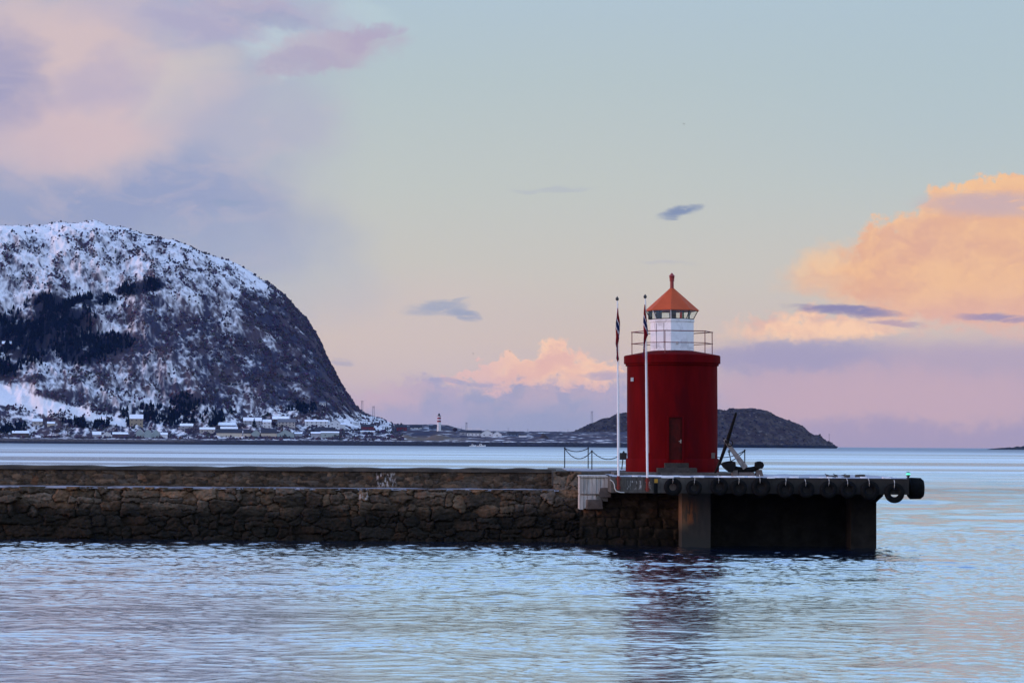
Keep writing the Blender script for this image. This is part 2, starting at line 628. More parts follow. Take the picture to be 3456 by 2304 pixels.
M_stone = attr_mat("rubble_stone", 0.82, 7.0, 0.45, 0.012, 22.0)
M_concrete = mat("old_concrete", (0.085, 0.075, 0.065), 0.9, 0.45, 2.2, 0.006, 30, dirt=(0.035, 0.03, 0.026), dscale=1.1, stretch=(1, 1, 0.35))
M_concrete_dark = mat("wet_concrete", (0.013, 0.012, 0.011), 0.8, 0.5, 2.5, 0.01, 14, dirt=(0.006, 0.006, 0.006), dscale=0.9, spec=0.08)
M_pale = mat("board_marked_concrete", (0.45, 0.405, 0.365), 0.9, 0.28, 5.0, 0.004, 25, dirt=(0.30, 0.265, 0.24), dscale=2.2, stretch=(2.2, 2.2, 0.25))
M_red = mat("red_paint", (0.100, 0.0022, 0.0034), 0.75, 0.24, 1.8, 0.004, 9.0, dirt=(0.068, 0.0026, 0.0042), dscale=1.3, spec=0.03, stretch=(1, 1, 0.22))
M_redroof = mat("orange_red_roof_paint", (0.43, 0.072, 0.024), 0.7, 0.10, 2.0, spec=0.12)
M_reddoor = mat("dull_red_door_paint", (0.056, 0.0065, 0.0055), 0.6, 0.3, 3.0, dirt=(0.036, 0.007, 0.006), dscale=3.0, spec=0.04)
M_white = mat("white_paint", (0.80, 0.78, 0.80), 0.5, 0.06, 2.0, dirt=(0.60, 0.58, 0.60), dscale=2.0)
M_polewhite = mat("white_pole_paint", (0.75, 0.75, 0.78), 0.4, 0.05, 4.0)
M_rust = mat("rusted_red_iron", (0.14, 0.018, 0.012), 0.8, 0.35, 12.0)
M_railrust = mat("railing_red_paint", (0.16, 0.03, 0.03), 0.6, 0.3, 14.0)
M_iron = mat("black_iron", (0.008, 0.0075, 0.008), 0.8, 0.5, 9.0, 0.003, 30, metal=0.0, dirt=(0.02, 0.013, 0.010), dscale=4.0, spec=0.08)
M_rubber = mat("black_rubber", (0.006, 0.006, 0.0065), 0.85, 0.4, 14.0, 0.004, 40, dirt=(0.012, 0.0115, 0.011), dscale=3.0, spec=0.06)
M_snow = mat("snow", (0.78, 0.78, 0.82), 0.7, 0.06, 3.0, 0.03, 6.0)
M_slush = mat("trodden_snow", (0.34, 0.33, 0.365), 0.7, 0.35, 1.4, 0.02, 8.0, dirt=(0.17, 0.16, 0.17), dscale=0.7)
M_woodgrey = mat("weathered_shank", (0.16, 0.14, 0.13), 0.8, 0.4, 6.0)
M_rope = mat("pale_rope", (0.55, 0.52, 0.48), 0.9, 0.2, 20.0)
M_yellow = mat("yellow_plate", (0.45, 0.22, 0.02), 0.6, 0.2, 10.0)
M_dark = mat("dark_metal", (0.02, 0.02, 0.022), 0.5, 0.3, 8.0)
M_lamp = mat("pale_lamp_casing", (0.55, 0.53, 0.52), 0.5, 0.1, 8.0)
M_step = mat('step_concrete', (0.05, 0.043, 0.038), 0.9, 0.35, 3.0, 0.005, 25, dirt=(0.03, 0.027, 0.025), dscale=1.5, spec=0.1)
M_ledge = mat('old_dirty_snow', (0.24, 0.23, 0.26), 0.8, 0.4, 2.0, 0.02, 8.0, dirt=(0.05, 0.043, 0.038), dscale=0.9, stretch=(0.7, 1, 1), spec=0.1)
M_brass = mat("worn_handle", (0.35, 0.30, 0.24), 0.4, 0.2, 10.0)


def stain_deck():
    """deck face concrete: streaked, with white lime runs in one stretch"""
    m_, q, bs = new_mat("stained_deck_concrete")
    tcn = q.n('ShaderNodeTexCoord')
    ob = tcn.outputs['Object']
    x, y, z = q.sep(ob)
    n1 = q.noise(q.scalev(ob, (1.2, 1.2, 0.5)), 2.4, 7.0, 0.65)
    n2 = q.noise(q.scalev(ob, (9.0, 9.0, 0.8)), 1.0, 6.0, 0.6)
    c = q.ramp(n1, [(0.3, (0.045, 0.038, 0.033)), (0.7, (0.13, 0.115, 0.10))])
    c = q.mix(q.mul(q.ss(n2, 0.5, 0.7), 0.6), c, (0.03, 0.026, 0.024))
    # rust-brown cast at the left end, lime runs in the middle of the left half
    bx = q.mul(q.ss(x, 4.95, 5.15), q.ss(x, 6.15, 6.0))
    bz = q.mul(q.ss(z, 2.52, 2.62), q.ss(z, 2.98, 2.90))
    n3 = q.noise(q.scalev(ob, (13.0, 13.0, 2.4)), 1.0, 5.0, 0.7, 0.5)
    c = q.mix(q.mul(q.mul(bx, bz), q.ss(n3, 0.53, 0.62)), c, (0.46, 0.42, 0.40))
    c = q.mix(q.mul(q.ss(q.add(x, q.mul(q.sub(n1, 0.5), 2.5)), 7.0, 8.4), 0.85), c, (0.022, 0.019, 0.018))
    q.put(bs.inputs['Base Color'], c)
    bs.inputs['Roughness'].default_value = 0.9
    bs.inputs['Specular IOR Level'].default_value = 0.1
    bn = q.n('ShaderNodeBump')
    bn.inputs['Distance'].default_value = 0.008
    q.put(bn.inputs['Height'], q.noise(ob, 24.0, 6.0, 0.65))
    m_.node_tree.links.new(bn.outputs[0], bs.inputs['Normal'])
    return m_


M_deck = stain_deck()


def pillar_mat():
    m_, q, bs = new_mat("rust_streaked_pillar")
    tcn = q.n('ShaderNodeTexCoord')
    ob = tcn.outputs['Object']
    x, y, z = q.sep(ob)
    n1 = q.noise(q.scalev(ob, (2.0, 2.0, 0.5)), 2.0, 7.0, 0.65)
    c = q.ramp(n1, [(0.32, (0.008, 0.007, 0.006)), (0.7, (0.021, 0.017, 0.014))])
    n2 = q.noise(q.scalev(ob, (5.0, 5.0, 0.9)), 1.3, 6.0, 0.6)
    rz = q.mul(q.mul(q.ss(z, 0.9, 1.25), q.ss(z, 2.3, 1.5)), q.ss(x, 8.35, 7.70))
    c = q.mix(q.mul(rz, q.ss(n2, 0.40, 0.55)), c, (0.24, 0.075, 0.02))
    c = q.mix(q.mul(q.mul(q.ss(x, 7.95, 7.6), q.ss(z, 0.6, 1.0)), 0.6), c, (0.13, 0.085, 0.05))
    c = q.mix(q.ss(q.add(z, q.mul(n1, 0.4)), 0.85, 0.5), c, (0.012, 0.012, 0.010))
    q.put(bs.inputs['Base Color'], c)
    bs.inputs['Roughness'].default_value = 0.85
    bn = q.n('ShaderNodeBump')
    bn.inputs['Distance'].default_value = 0.015
    q.put(bn.inputs['Height'], q.noise(ob, 9.0, 6.0, 0.65))
    m_.node_tree.links.new(bn.outputs[0], bs.inputs['Normal'])
    return m_


M_pillar = pillar_mat()


def glass_mat(name, tint, refl=0.12):
    m_ = bpy.data.materials.new(name)
    m_.use_nodes = True
    nt = m_.node_tree
    nt.nodes.clear()
    q = G(nt)
    tr = q.n('ShaderNodeBsdfTransparent')
    tr.inputs[0].default_value = tuple(tint) + (1,)
    gl = q.n('ShaderNodeBsdfGlossy')
    gl.inputs['Roughness'].default_value = 0.06
    mx = q.n('ShaderNodeMixShader')
    mx.inputs[0].default_value = refl
    nt.links.new(tr.outputs[0], mx.inputs[1])
    nt.links.new(gl.outputs[0], mx.inputs[2])
    o = q.n('ShaderNodeOutputMaterial')
    nt.links.new(mx.outputs[0], o.inputs[0])
    return m_


M_glass = glass_mat("lantern_glass", (0.95, 0.97, 0.96), 0.05)
M_glass_red = glass_mat("red_glass", (0.55, 0.01, 0.01), 0.05)
M_glass_green = glass_mat("green_glass", (0.03, 0.32, 0.14), 0.05)
M_lens = mat("dark_lens", (0.01, 0.03, 0.03), 0.15, 0.3, 6.0, spec=0.6)


def emit_mat(name, color, s):
    m_, q, bs = new_mat(name)
    bs.inputs['Base Color'].default_value = tuple(color) + (1,)
    bs.inputs['Emission Color'].default_value = tuple(color) + (1,)
    bs.inputs['Emission Strength'].default_value = s
    return m_


M_greenlight = emit_mat("lit_green_lamp", (0.12, 0.9, 0.55), 1.1)


# ------------------------------------------------------------------ water: harbour ripples as real relief, open fjord beyond
def build_sea():
    rows = [-400., -150., -60., -20., 0., 12., 22., 30., 35.]
    y = 38.0
    while y < 118.0:
        rows.append(y)
        y += 0.058 + max(0.0, (y - 80) * 0.0009)
    while y < 420:
        rows.append(y)
        y += 0.14 + (y - 118) * 0.0035
    while y < 8600:
        rows.append(y)
        y *= 1.03
    rows.append(8600.0)
    rows = np.array(rows)
    tf = np.linspace(-0.27, 0.27, 620)
    ts = np.concatenate([[-4, -2.2, -1.3, -0.9, -0.65, -0.5, -0.4, -0.33], tf, [0.33, 0.4, 0.5, 0.65, 0.9, 1.3, 2.2, 4]])
    YY, TT = np.meshgrid(rows, ts, indexing='ij')
    XX = TT * np.maximum(YY, 38.0)
    Z = np.zeros_like(XX)
    r = np.random.default_rng(5)
    gust = (0.70 + 0.5 * sstep(-0.5, 0.6, fbm(XX / 26.0, YY / 11.0, 3, 3))) * (0.50 + 0.74 * sstep(52, 100, YY))
    comps = []
    for i in range(110):
        lam = math.exp(r.uniform(math.log(0.19), math.log(1.15)))
        th = r.normal(0, 0.42) + 0.06
        slope = 0.0245 * (0.6 + 0.8 * r.random()) * (1.0 if lam < 0.75 else 0.7)
        comps.append((lam, th, slope, r.uniform(0, 2 * np.pi)))
    longc = [(math.exp(r.uniform(math.log(1.8), math.log(9.0))), r.normal(0, 0.35) - 0.05, 0.014 * (0.5 + r.random()), r.uniform(0, 2 * np.pi)) for _ in range(44)]
    fine = (YY > 30) & (YY < 430)
    Xf, Yf = XX[fine], YY[fine]
    # bend the crests so no ripple runs dead straight
    wxp = Xf + 1.3 * fbm(Xf / 5.0, Yf / 5.0, 2, 21)
    wyp = Yf + 0.8 * fbm(Xf / 4.0, Yf / 4.0, 2, 22)
    zf = np.zeros_like(Xf)
    dyl = np.interp(Yf, rows[:-1], np.diff(rows))
    for lam, th, sl, ph in comps:
        k = 2 * np.pi / lam
        fade = np.clip((lam / dyl - 2.6) / 2.0, 0, 1)
        a = sl / k
        p_ = k * (np.sin(th) * wxp + np.cos(th) * wyp) + ph
        zf += fade * a * (np.sin(p_) + 0.16 * np.cos(2 * p_))
    zl_ = np.zeros_like(Xf)
    for lam, th, sl, ph in longc:
        k = 2 * np.pi / lam
        zl_ += np.clip((lam / dyl - 2.6) / 2.0, 0, 1) * sl / k * np.sin(k * (np.sin(th) * wxp + np.cos(th) * wyp) + ph)
    Z[fine] = zf * gust[fine] + zl_ * sstep(100, 135, Yf) * gust[fine]
    Z *= sstep(28, 38, YY)
    verts = np.stack([XX, YY, Z], -1).reshape(-1, 3)
    m_, q, bs = new_mat("sea_water")
    geo = q.n('ShaderNodeNewGeometry')
    pos = geo.outputs['Position']
    x, y_, z_ = q.sep(pos)
    lens = q.noise(q.scalev(pos, (0.012, 0.028, 0)), 1.0, 5.0, 0.6, 0.3)
    far = q.ss(y_, 95.0, 420.0)
    streak = q.noise(q.scalev(pos, (0.0016, 0.0095, 0)), 1.0, 5.0, 0.62, 0.2)
    rfar = q.add(q.mad(q.ss(streak, 0.40, 0.62), 0.26, 0.16), q.ss(y_, 300.0, 3000.0, 0.0, 0.24))
    rough = q.mad(far, q.sub(rfar, 0.07), 0.07)
    body = q.mix(q.ss(lens, 0.35, 0.65), (0.003, 0.008, 0.018), (0.005, 0.012, 0.026))
    b1 = q.noise(q.scalev(pos, (3.2, 6.5, 1.0)), 1.0, 3.0, 0.6, 0.4)
    b2 = q.noise(q.scalev(pos, (0.22, 0.75, 1.0)), 1.0, 5.0, 0.7, 0.4)
    h = q.add(q.mul(b1, q.mad(far, -0.012, 0.014)), q.mul(b2, q.mul(far, 0.20)))
    bn = q.n('ShaderNodeBump')
    bn.inputs['Strength'].default_value = 1.0
    bn.inputs['Distance'].default_value = 1.0
    q.put(bn.inputs['Height'], h)
    nt = m_.node_tree
    nt.nodes.remove(bs)
    df = q.n('ShaderNodeBsdfDiffuse')
    q.put(df.inputs['Color'], body)
    gl = q.n('ShaderNodeBsdfGlossy')
    gl.distribution = 'MULTI_GGX'
    gl.inputs['Color'].default_value = (0.88, 0.95, 1.0, 1)
    q.put(gl.inputs['Roughness'], rough)
    fr_ = q.n('ShaderNodeFresnel')
    fr_.inputs['IOR'].default_value = 1.7
    for nd in (df, gl, fr_):
        nt.links.new(bn.outputs[0], nd.inputs['Normal'])
    mxs = q.n('ShaderNodeMixShader')
    q.put(mxs.inputs[0], q.mul(q.mad(fr_.outputs[0], 0.46, 0.53), q.mul(q.mad(q.ss(y_, 500.0, 2800.0), -0.55, 1.0), q.mad(q.mul(q.ss(y_, 115.0, 200.0), q.ss(streak, 0.62, 0.40)), -0.26, 1.0))))
    nt.links.new(df.outputs[0], mxs.inputs[1])
    nt.links.new(gl.outputs[0], mxs.inputs[2])
    mo_ = [n_ for n_ in nt.nodes if n_.type == 'OUTPUT_MATERIAL'][0]
    nt.links.new(mxs.outputs[0], mo_.inputs['Surface'])
    o = np_mesh("sea", verts, grid_quads(len(rows), len(ts)), m_)
    tag(o, "rippled blue sea in front of and behind the stone pier", "sea", kind='structure')


build_sea()


# ------------------------------------------------------------------ far shore: snowy mountain, village flats, low headland, island
def terr_grid(cols, rows, hfun):
    """cols: photo columns in D units, rows: distances; hfun(colD, Y) -> height"""
    C, Yg = np.meshgrid(cols, rows, indexing='ij')
    T_ = (C - 1176.0) / 5227.0
    X = T_ * Yg * math.cos(R_(PITCH))
    Z = hfun(C, Yg, X)
    return C, X, Yg, Z


def px_to_h(xd, yd, Y):
    """height at distance Y of a skyline seen at photo point"""
    hz = 1018.8 + 0.007 * (xd - 1176.0)
    return CAM_H + (hz - yd) / 5227.0 * Y


SKY_X = np.array([-400, -200, -60, 0, 60, 115, 160, 210, 240, 300, 360, 440, 520, 590, 612, 640, 665, 700, 720, 737, 752, 768, 792, 815, 832, 850, 880, 905, 940, 1000, 1030, 1050, 1075, 1120, 1200, 1300, 1420])
SKY_Y = np.array([560, 530, 516, 513, 511, 504, 509, 505, 511, 524, 542, 564, 591, 624, 633, 654, 679, 714, 744, 777, 812, 843, 886, 924, 946, 958, 974, 989, 989, 988, 990, 996, 1002.5, 1003.5, 1004.5, 1005, 1006])
RIDGE = 4150.0
SH0 = 3480.0


def far_height(C, Y, X):
    hz = np.interp(C, SKY_X, SKY_Y)
    ridge = RIDGE + 60 * fbm(X / 260.0, X * 0 + 3.3, 2, 5)
    H = px_to_h(C, hz, ridge) * (1 + (0.018 - 0.03 * sstep(520, 640, C)) * sstep(60, 300, px_to_h(C, hz, ridge)))
    H = np.maximum(H, 8.0)
    beach = 7.2 * sstep(SH0, SH0 + 26, Y)
    plain = beach + 0.045 * np.clip(Y - SH0 - 26, 0, 300)
    s = np.clip((Y - (SH0 + 90)) / (ridge - SH0 - 90), 0, 3)
    gs = np.where(s < 1, 0.42 * s + 0.58 * (s * s * (3 - 2 * s)), 1 - 0.55 * np.clip(s - 1, 0, 1.3) ** 2)
    big = sstep(905, 780, C)
    m_ = np.maximum(H - 10, 0) * gs
    z = plain * (1 - np.clip(s, 0, 1) * big) * np.clip(1.6 - 0.6 * s, 0, 1) + m_ * np.where(C > 905, sstep(0.25, 0.75, s), 1)
    # rock ribs and hollows
    amp = np.clip(H / 380.0, 0, 1) * sstep(SH0 + 60, SH0 + 220, Y)
    rib = fbm((X + 0.55 * Y) / 105.0, (Y - 0.5 * X) / 210.0, 5, 9, 0.55)
    edge = 1 - 0.7 * np.exp(-((s - 1) / 0.10) ** 2)
    z = z + amp * edge * (16 * rib - 7 * np.abs(fbm((X + 0.25 * Y) / 38.0, (Y - 0.3 * X) / 190.0, 3, 12)) + 4.5 * fbm(X / 17.0, Y / 22.0, 3, 31)) + amp * 1.3 * fbm(X / 8.0, Y / 8.0, 2, 51)
    # near field spur at the left edge
    sx = np.interp(C, [-400, -120, 0, 60, 120, 235, 300, 340], [845, 868, 884, 903, 925, 952, 972, 1003])
    sp = px_to_h(C, sx, 3760.0) * sstep(SH0 + 60, 3755, Y) * sstep(3900, 3765, Y)
    z = np.maximum(z, sp * (1 - sstep(300, 350, C)))
    # mounds on the low headland
    for (mx, my, w, h, yy) in [(1010, 1000, 50, 11, 3600), (935, 1000, 34, 10, 3610), (1350 / 1.4694 + 5, 1000, 30, 8, 3640)]:
        z = np.maximum(z, (z * 0 + h + 7) * np.exp(-((C - mx) / w) ** 2 - ((Y - yy) / 45.0) ** 2))
    z = z + 0.8 * fbm(X / 14.0, Y / 14.0, 3, 77) * sstep(SH0 + 10, SH0 + 60, Y)
    return np.where(Y < SH0 - 5, -2.0, z)


cols_m = np.concatenate([np.linspace(-360, -20, 90), np.linspace(-18, 930, 475), np.linspace(934, 1470, 150)])
rows_m = np.concatenate([[SH0 - 30, SH0 - 6], np.linspace(SH0, SH0 + 40, 12), np.linspace(SH0 + 44, 4300, 290), np.linspace(4325, 5000, 22)])
Cg, Xg, Yg, Zg = terr_grid(cols_m, rows_m, far_height)


def dark_regions(xd, yd):
    """how densely wooded a spot of the mountainside is: (conifer, bare scrub)"""
    def e(cx, cy, rx, ry):
        return np.clip(1.25 - ((xd - cx) / rx) ** 2 - ((yd - cy) / ry) ** 2, 0, 1)
    con = np.zeros_like(xd)
    for a in [(60, 775, 90, 62), (140, 745, 80, 62), (190, 800, 70, 40), (110, 700, 55, 30), (260, 790, 50, 26), (10, 770, 50, 40), (-150, 760, 140, 90),
              (345, 950, 75, 20), (400, 962, 60, 16), (430, 930, 40, 22), (225, 972, 85, 12), (20, 985, 40, 14), (490, 960, 30, 20),
              (12, 850, 40, 22), (300, 668, 40, 14), (345, 655, 40, 14), (210, 690, 60, 14), (690, 940, 40, 14)]:
        con = np.maximum(con, e(*a))
    scr = np.zeros_like(xd)
    for a in [(690, 800, 80, 120), (650, 720, 70, 60), (740, 870, 70, 70), (640, 860, 90, 90), (770, 930, 70, 30), (700, 920, 120, 40), (580, 690, 50, 30)]:
        scr = np.maximum(scr, 0.95 * e(*a))
    for a in [(520, 840, 110, 110), (430, 770, 130, 90), (350, 720, 110, 50), (300, 800, 70, 50), (480, 900, 120, 50), (560, 760, 60, 60)]:
        scr = np.maximum(scr, 0.62 * e(*a))
    for a in [(40, 868, 90, 13), (130, 905, 70, 13), (225, 943, 60, 11)]:
        scr = np.maximum(scr, 0.85 * e(*a))
    for a in [(300, 570, 200, 45), (60, 590, 110, 40), (250, 860, 160, 60), (400, 640, 160, 50), (120, 640, 110, 30), (200, 930, 140, 40)]:
        scr = np.maximum(scr, 0.30 * e(*a))
    return con, scr


sxg, syg = project(Xg, Yg, Zg)
XD, YD = sxg / K, syg / K
con, scr = dark_regions(XD, YD)
dzr = np.gradient(Zg, axis=1) / np.maximum(np.gradient(Yg, axis=1), 1e-3)
dzc = np.gradient(Zg, axis=0) / np.maximum(np.gradient(Xg, axis=0), 1e-3)
slope = np.sqrt(dzr ** 2 + dzc ** 2)
n_str = fbm((Xg + 0.8 * Yg) / 30.0, (Yg - 0.8 * Xg) / 75.0, 4, 61, 0.6)
n_sp = fbm(Xg / 7.5, Yg / 10.0, 3, 62, 0.65)
bare = 0.26 * sstep(0.62, 1.25, slope) + 0.66 * scr + 0.7 * con + 0.34 * n_str + 0.30 * n_sp - 0.06
spl = np.interp(XD, [-400, -120, 0, 60, 120, 235, 300, 340], [845, 868, 884, 903, 925, 952, 972, 1003])
spur = (XD < 290) & (Yg < 3775) & (Yg > SH0 + 70) & (YD > spl - 4) & (YD < spl + 46 - 0.12 * np.clip(XD, 0, 300))
bare = np.where(spur, -0.4 + 0.1 * n_sp, bare)
village = (Yg < SH0 + 260) & (YD > 930)
bare = np.where(village & ~spur, 0.40 + 0.7 * n_sp + 0.55 * fbm(Xg / 30.0, Yg / 40.0, 3, 64), bare)
headland = XD > 900
bare = np.where(headland & (Yg > SH0 + 40), 0.86 + 0.75 * fbm(Xg / 40.0, Yg / 22.0, 3, 65), bare)
shore = Zg < 7.2
bare = np.where(shore, 1.0, bare)
bare = np.where(shore | headland, sstep(0.12, 0.62, bare), sstep(-0.12, 0.66, bare + 0.10 * sstep(640, 760, YD) - 0.14 * sstep(640, 560, YD)))
rock = np.array([0.040, 0.036, 0.052])
heath = np.array([0.070, 0.050, 0.056])
snow = np.array([0.74, 0.685, 0.675])
mixh = sstep(-0.3, 0.4, fbm(Xg / 45.0, Yg / 60.0, 3, 66))[..., None]
gnd = rock * (1 - mixh) + heath * mixh
gnd = gnd * (1 - 0.75 * np.clip(con, 0, 1)[..., None]) + np.array([0.010, 0.014, 0.018]) * 0.75 * np.clip(con, 0, 1)[..., None]
tawny = np.array([0.125, 0.090, 0.066])
tw = (np.exp(-((XD - 1005) / 62) ** 2 - ((Yg - 3590) / 60.0) ** 2) + np.exp(-((XD - 935) / 36) ** 2 - ((Yg - 3600) / 60.0) ** 2))[..., None]
gnd = gnd * (1 - np.clip(tw * 1.4, 0, 1)) + tawny * np.clip(tw * 1.4, 0, 1)
sh = np.where((Zg < 3.6)[..., None], np.array([0.022, 0.022, 0.026]), np.array([0.075, 0.062, 0.058]))
left_beach = (sstep(520, 380, XD)[..., None])
sh = np.where((Zg < 3.0)[..., None], sh, sh * left_beach + np.array([0.030, 0.028, 0.032]) * (1 - left_beach))
gnd = np.where(shore[..., None], sh, gnd)
gnd = np.where(shore[..., None], gnd * (1 + 0.55 * fbm(Xg / 3.5, Yg / 5.0 + Zg, 3, 68))[..., None], gnd)
colm = snow * (1 - bare[..., None]) + gnd * bare[..., None]
M_terr = attr_mat("snowy_hillside", 0.85, 0.22, 0.18, 0.0)
nC, nR = Xg.shape
far_o = np_mesh("mountain", np.stack([Xg, Yg, Zg], -1).reshape(-1, 3), grid_quads(nC, nR)[:, ::-1], M_terr, col=colm.reshape(-1, 3))
tag(far_o, "snow dusted mountain dropping steeply to a low shore", "mountain", kind='structure')


def terrain_ray(sx, sy, lo=SH0 + 8, hi=4900.0):
    """where the sight line through a photo point meets the far ground: distance, height"""
    c = sx / K
    ys = np.linspace(lo, hi, 700)
    T_ = (c - 1176.0) / 5227.0
    zz = far_height(np.full_like(ys, c), ys, T_ * ys)
    tx, ty = project(T_ * ys, ys, zz)
    idx = np.where(ty <= sy)[0]
    i = idx[0] if len(idx) else int(np.argmin(ty))
    return float(ys[i]), float(zz[i])


# island behind the lighthouse, brown heath
IS_X = np.array([1150, 1180, 1215, 1240, 1275, 1301, 1322, 1339, 1355, 1368, 1385, 1400, 1412, 1424, 1441, 1500, 1560, 1610, 1647, 1669, 1685, 1700, 1728, 1750, 1766, 1783, 1799, 1813, 1837, 1851, 1860, 1872, 1884, 1893, 1900, 1911, 1914, 1922])
IS_Y = np.array([1003, 1003, 1003, 1003, 1003, 996, 991, 983, 974, 970, 963, 961, 954, 951, 948, 940, 936, 938, 941, 943, 939, 940, 939, 941, 945, 956, 963, 967, 976, 984, 993, 1000, 1000, 1007, 1013, 1016, 1019, 1026])


def island_height(C, Y, X):
    H = np.maximum(px_to_h(C, np.interp(C, IS_X, IS_Y), 4500.0), -3)
    s = np.clip((Y - 4300) / 200.0, 0, 4)
    gs = np.where(s < 1, 0.35 * s + 0.65 * s * s * (3 - 2 * s), 1 - 0.5 * np.clip((s - 1) / 2.0, 0, 1) ** 2)
    z = 4.0 * sstep(4292, 4303, Y) + np.maximum(H - 4, -4) * gs
    a = np.clip(H / 60.0, 0, 1)
    z = z + a * (3.2 * fbm((X + Y) / 22.0, (Y - X) / 40.0, 4, 81, 0.55)) + 0.9 * fbm(X / 7.0, Y / 7.0, 2, 82) * np.clip(H / 15.0, 0, 1)
    return np.where(Y < 4290, -3.0, z)


Ci, Xi, Yi, Zi = terr_grid(np.linspace(1150, 1924, 330), np.concatenate([np.linspace(4284, 4560, 110), np.linspace(4570, 4900, 14)]), island_height)
dzi = np.abs(np.gradient(Zi, axis=1)) / np.gradient(Yi, axis=1)
ni = fbm(Xi / 16.0, Yi / 22.0, 4, 83, 0.6)
nj = fbm(Xi / 6.0, Yi / 8.0, 3, 84, 0.6)
ci = np.array([0.050, 0.034, 0.030]) * (1 - sstep(-0.2, 0.5, ni)[..., None]) + np.array([0.080, 0.058, 0.048]) * sstep(-0.2, 0.5, ni)[..., None]
ci = np.where((nj > 0.42)[..., None], np.array([0.026, 0.024, 0.026]), ci)
ci = np.where((nj < -0.95)[..., None], np.array([0.20, 0.165, 0.15]), ci)
ci = np.where((Zi < 6.0)[..., None], np.array([0.018, 0.018, 0.020]), ci)
isl = np_mesh("island_hill", np.stack([Xi, Yi, Zi], -1).reshape(-1, 3), grid_quads(*Xi.shape)[:, ::-1], M_terr, col=ci.reshape(-1, 3))
tag(isl, "brown heather covered island hill behind the red lighthouse", "island", kind='structure')

# flat skerry at the right edge
def skerry_h(C, Y, X):
    H = np.interp(C, [2262, 2272, 2300, 2330, 2352, 2420, 2500], [0, 2.0, 4.2, 5.6, 8.0, 11, 9])
    s = np.exp(-((Y - 4200) / 45.0) ** 2)
    return H * s * (1 + 0.25 * fbm(X / 9.0, Y / 12.0, 3, 91)) - 1.2


Ck, Xk, Yk, Zk = terr_grid(np.linspace(2255, 2500, 110), np.linspace(4090, 4310, 40), skerry_h)
sk = np_mesh("skerry", np.stack([Xk, Yk, Zk], -1).reshape(-1, 3), grid_quads(*Xk.shape)[:, ::-1], M_terr,
             col=np.tile(np.array([0.028, 0.026, 0.028]), (Xk.size, 1)))
tag(sk, "low dark skerry on the horizon at the right edge", "skerry", kind='structure')


# woods on the mountainside: one mass of small crowns
def ico():
    t = (1 + 5 ** 0.5) / 2
    v = np.array([(-1, t, 0), (1, t, 0), (-1, -t, 0), (1, -t, 0), (0, -1, t), (0, 1, t), (0, -1, -t), (0, 1, -t), (t, 0, -1), (t, 0, 1), (-t, 0, -1), (-t, 0, 1)], float)
    v /= np.linalg.norm(v[0])
    f = np.array([(0, 11, 5), (0, 5, 1), (0, 1, 7), (0, 7, 10), (0, 10, 11), (1, 5, 9), (5, 11, 4), (11, 10, 2), (10, 7, 6), (7, 1, 8), (3, 9, 4), (3, 4, 2), (3, 2, 6), (3, 6, 8), (3, 8, 9), (4, 9, 5), (2, 4, 11), (6, 2, 10), (8, 6, 7), (9, 8, 1)])
    return v, f


ICO_V, ICO_F = ico()


def cone_template():
    v, f = [], []
    n = 7
    for k, (r, z) in enumerate([(1.0, 0.05), (0.62, 0.30), (0.80, 0.34), (0.45, 0.60), (0.58, 0.64), (0.25, 0.84)]):
        for i in range(n):
            a = 2 * math.pi * i / n + k * 0.4
            v.append((r * math.cos(a) * 0.5, r * math.sin(a) * 0.5, z))
    v.append((0, 0, 1.0))
    for k in range(5):
        for i in range(n):
            a, b = k * n + i, k * n + (i + 1) % n
            f += [(a, b, b + n), (a, b + n, a + n)]
    for i in range(n):
        f.append((5 * n + i, 5 * n + (i + 1) % n, len(v) - 1))
    return np.array(v), np.array(f)


CONE_V, CONE_F = cone_template()


def scatter(pts, sizes, heights, base_v, base_f, jitter, cols):
    n, nv = len(pts), len(base_v)
    a = rng.uniform(0, 2 * np.pi, n)
    ca, sa = np.cos(a)[:, None], np.sin(a)[:, None]
    b = base_v[None] * (1 + jitter * rng.normal(0, 1, (n, nv, 1)))
    x = (b[..., 0] * ca - b[..., 1] * sa) * sizes[:, None]
    y = (b[..., 0] * sa + b[..., 1] * ca) * sizes[:, None]
    z = b[..., 2] * heights[:, None]
    V = np.stack([x, y, z], -1) + pts[:, None, :]
    Fc = base_f[None] + (np.arange(n) * nv)[:, None, None]
    return V.reshape(-1, 3), Fc.reshape(-1, 3), np.repeat(cols, nv, 0)


vis = (Yg > SH0 + 45) & (Yg < RIDGE + 70) & (XD > -330) & (XD < 925)
area = np.abs(np.gradient(Xg, axis=0) * np.gradient(Yg, axis=1))
n_cl = fbm(Xg / 22.0, Yg / 30.0, 3, 71)
pc = (con ** 1.5) * sstep(-0.3, 0.35, n_cl + 0.5 * n_sp) * vis * ~spur
ps = (0.05 + scr) * sstep(-0.15, 0.45, n_cl + 0.35 * n_str) * vis * ~spur
ps = ps + vis * (XD > 610) * (XD < 850) * (Yg > RIDGE - 60) * 0.16      # bristle of trees along the steep edge
ps = ps + vis * village * 0.35 * sstep(0.1, 0.5, n_cl)


def pick(prob, n):
    w = (prob * area).ravel()
    i = rng.choice(len(w), n, p=w / w.sum())
    pts = np.stack([Xg, Yg, Zg], -1).reshape(-1, 3)[i].copy()
    pts[:, 0] += rng.uniform(-1.6, 1.6, n)
    pts[:, 1] += rng.uniform(-1.6, 1.6, n)
    return pts


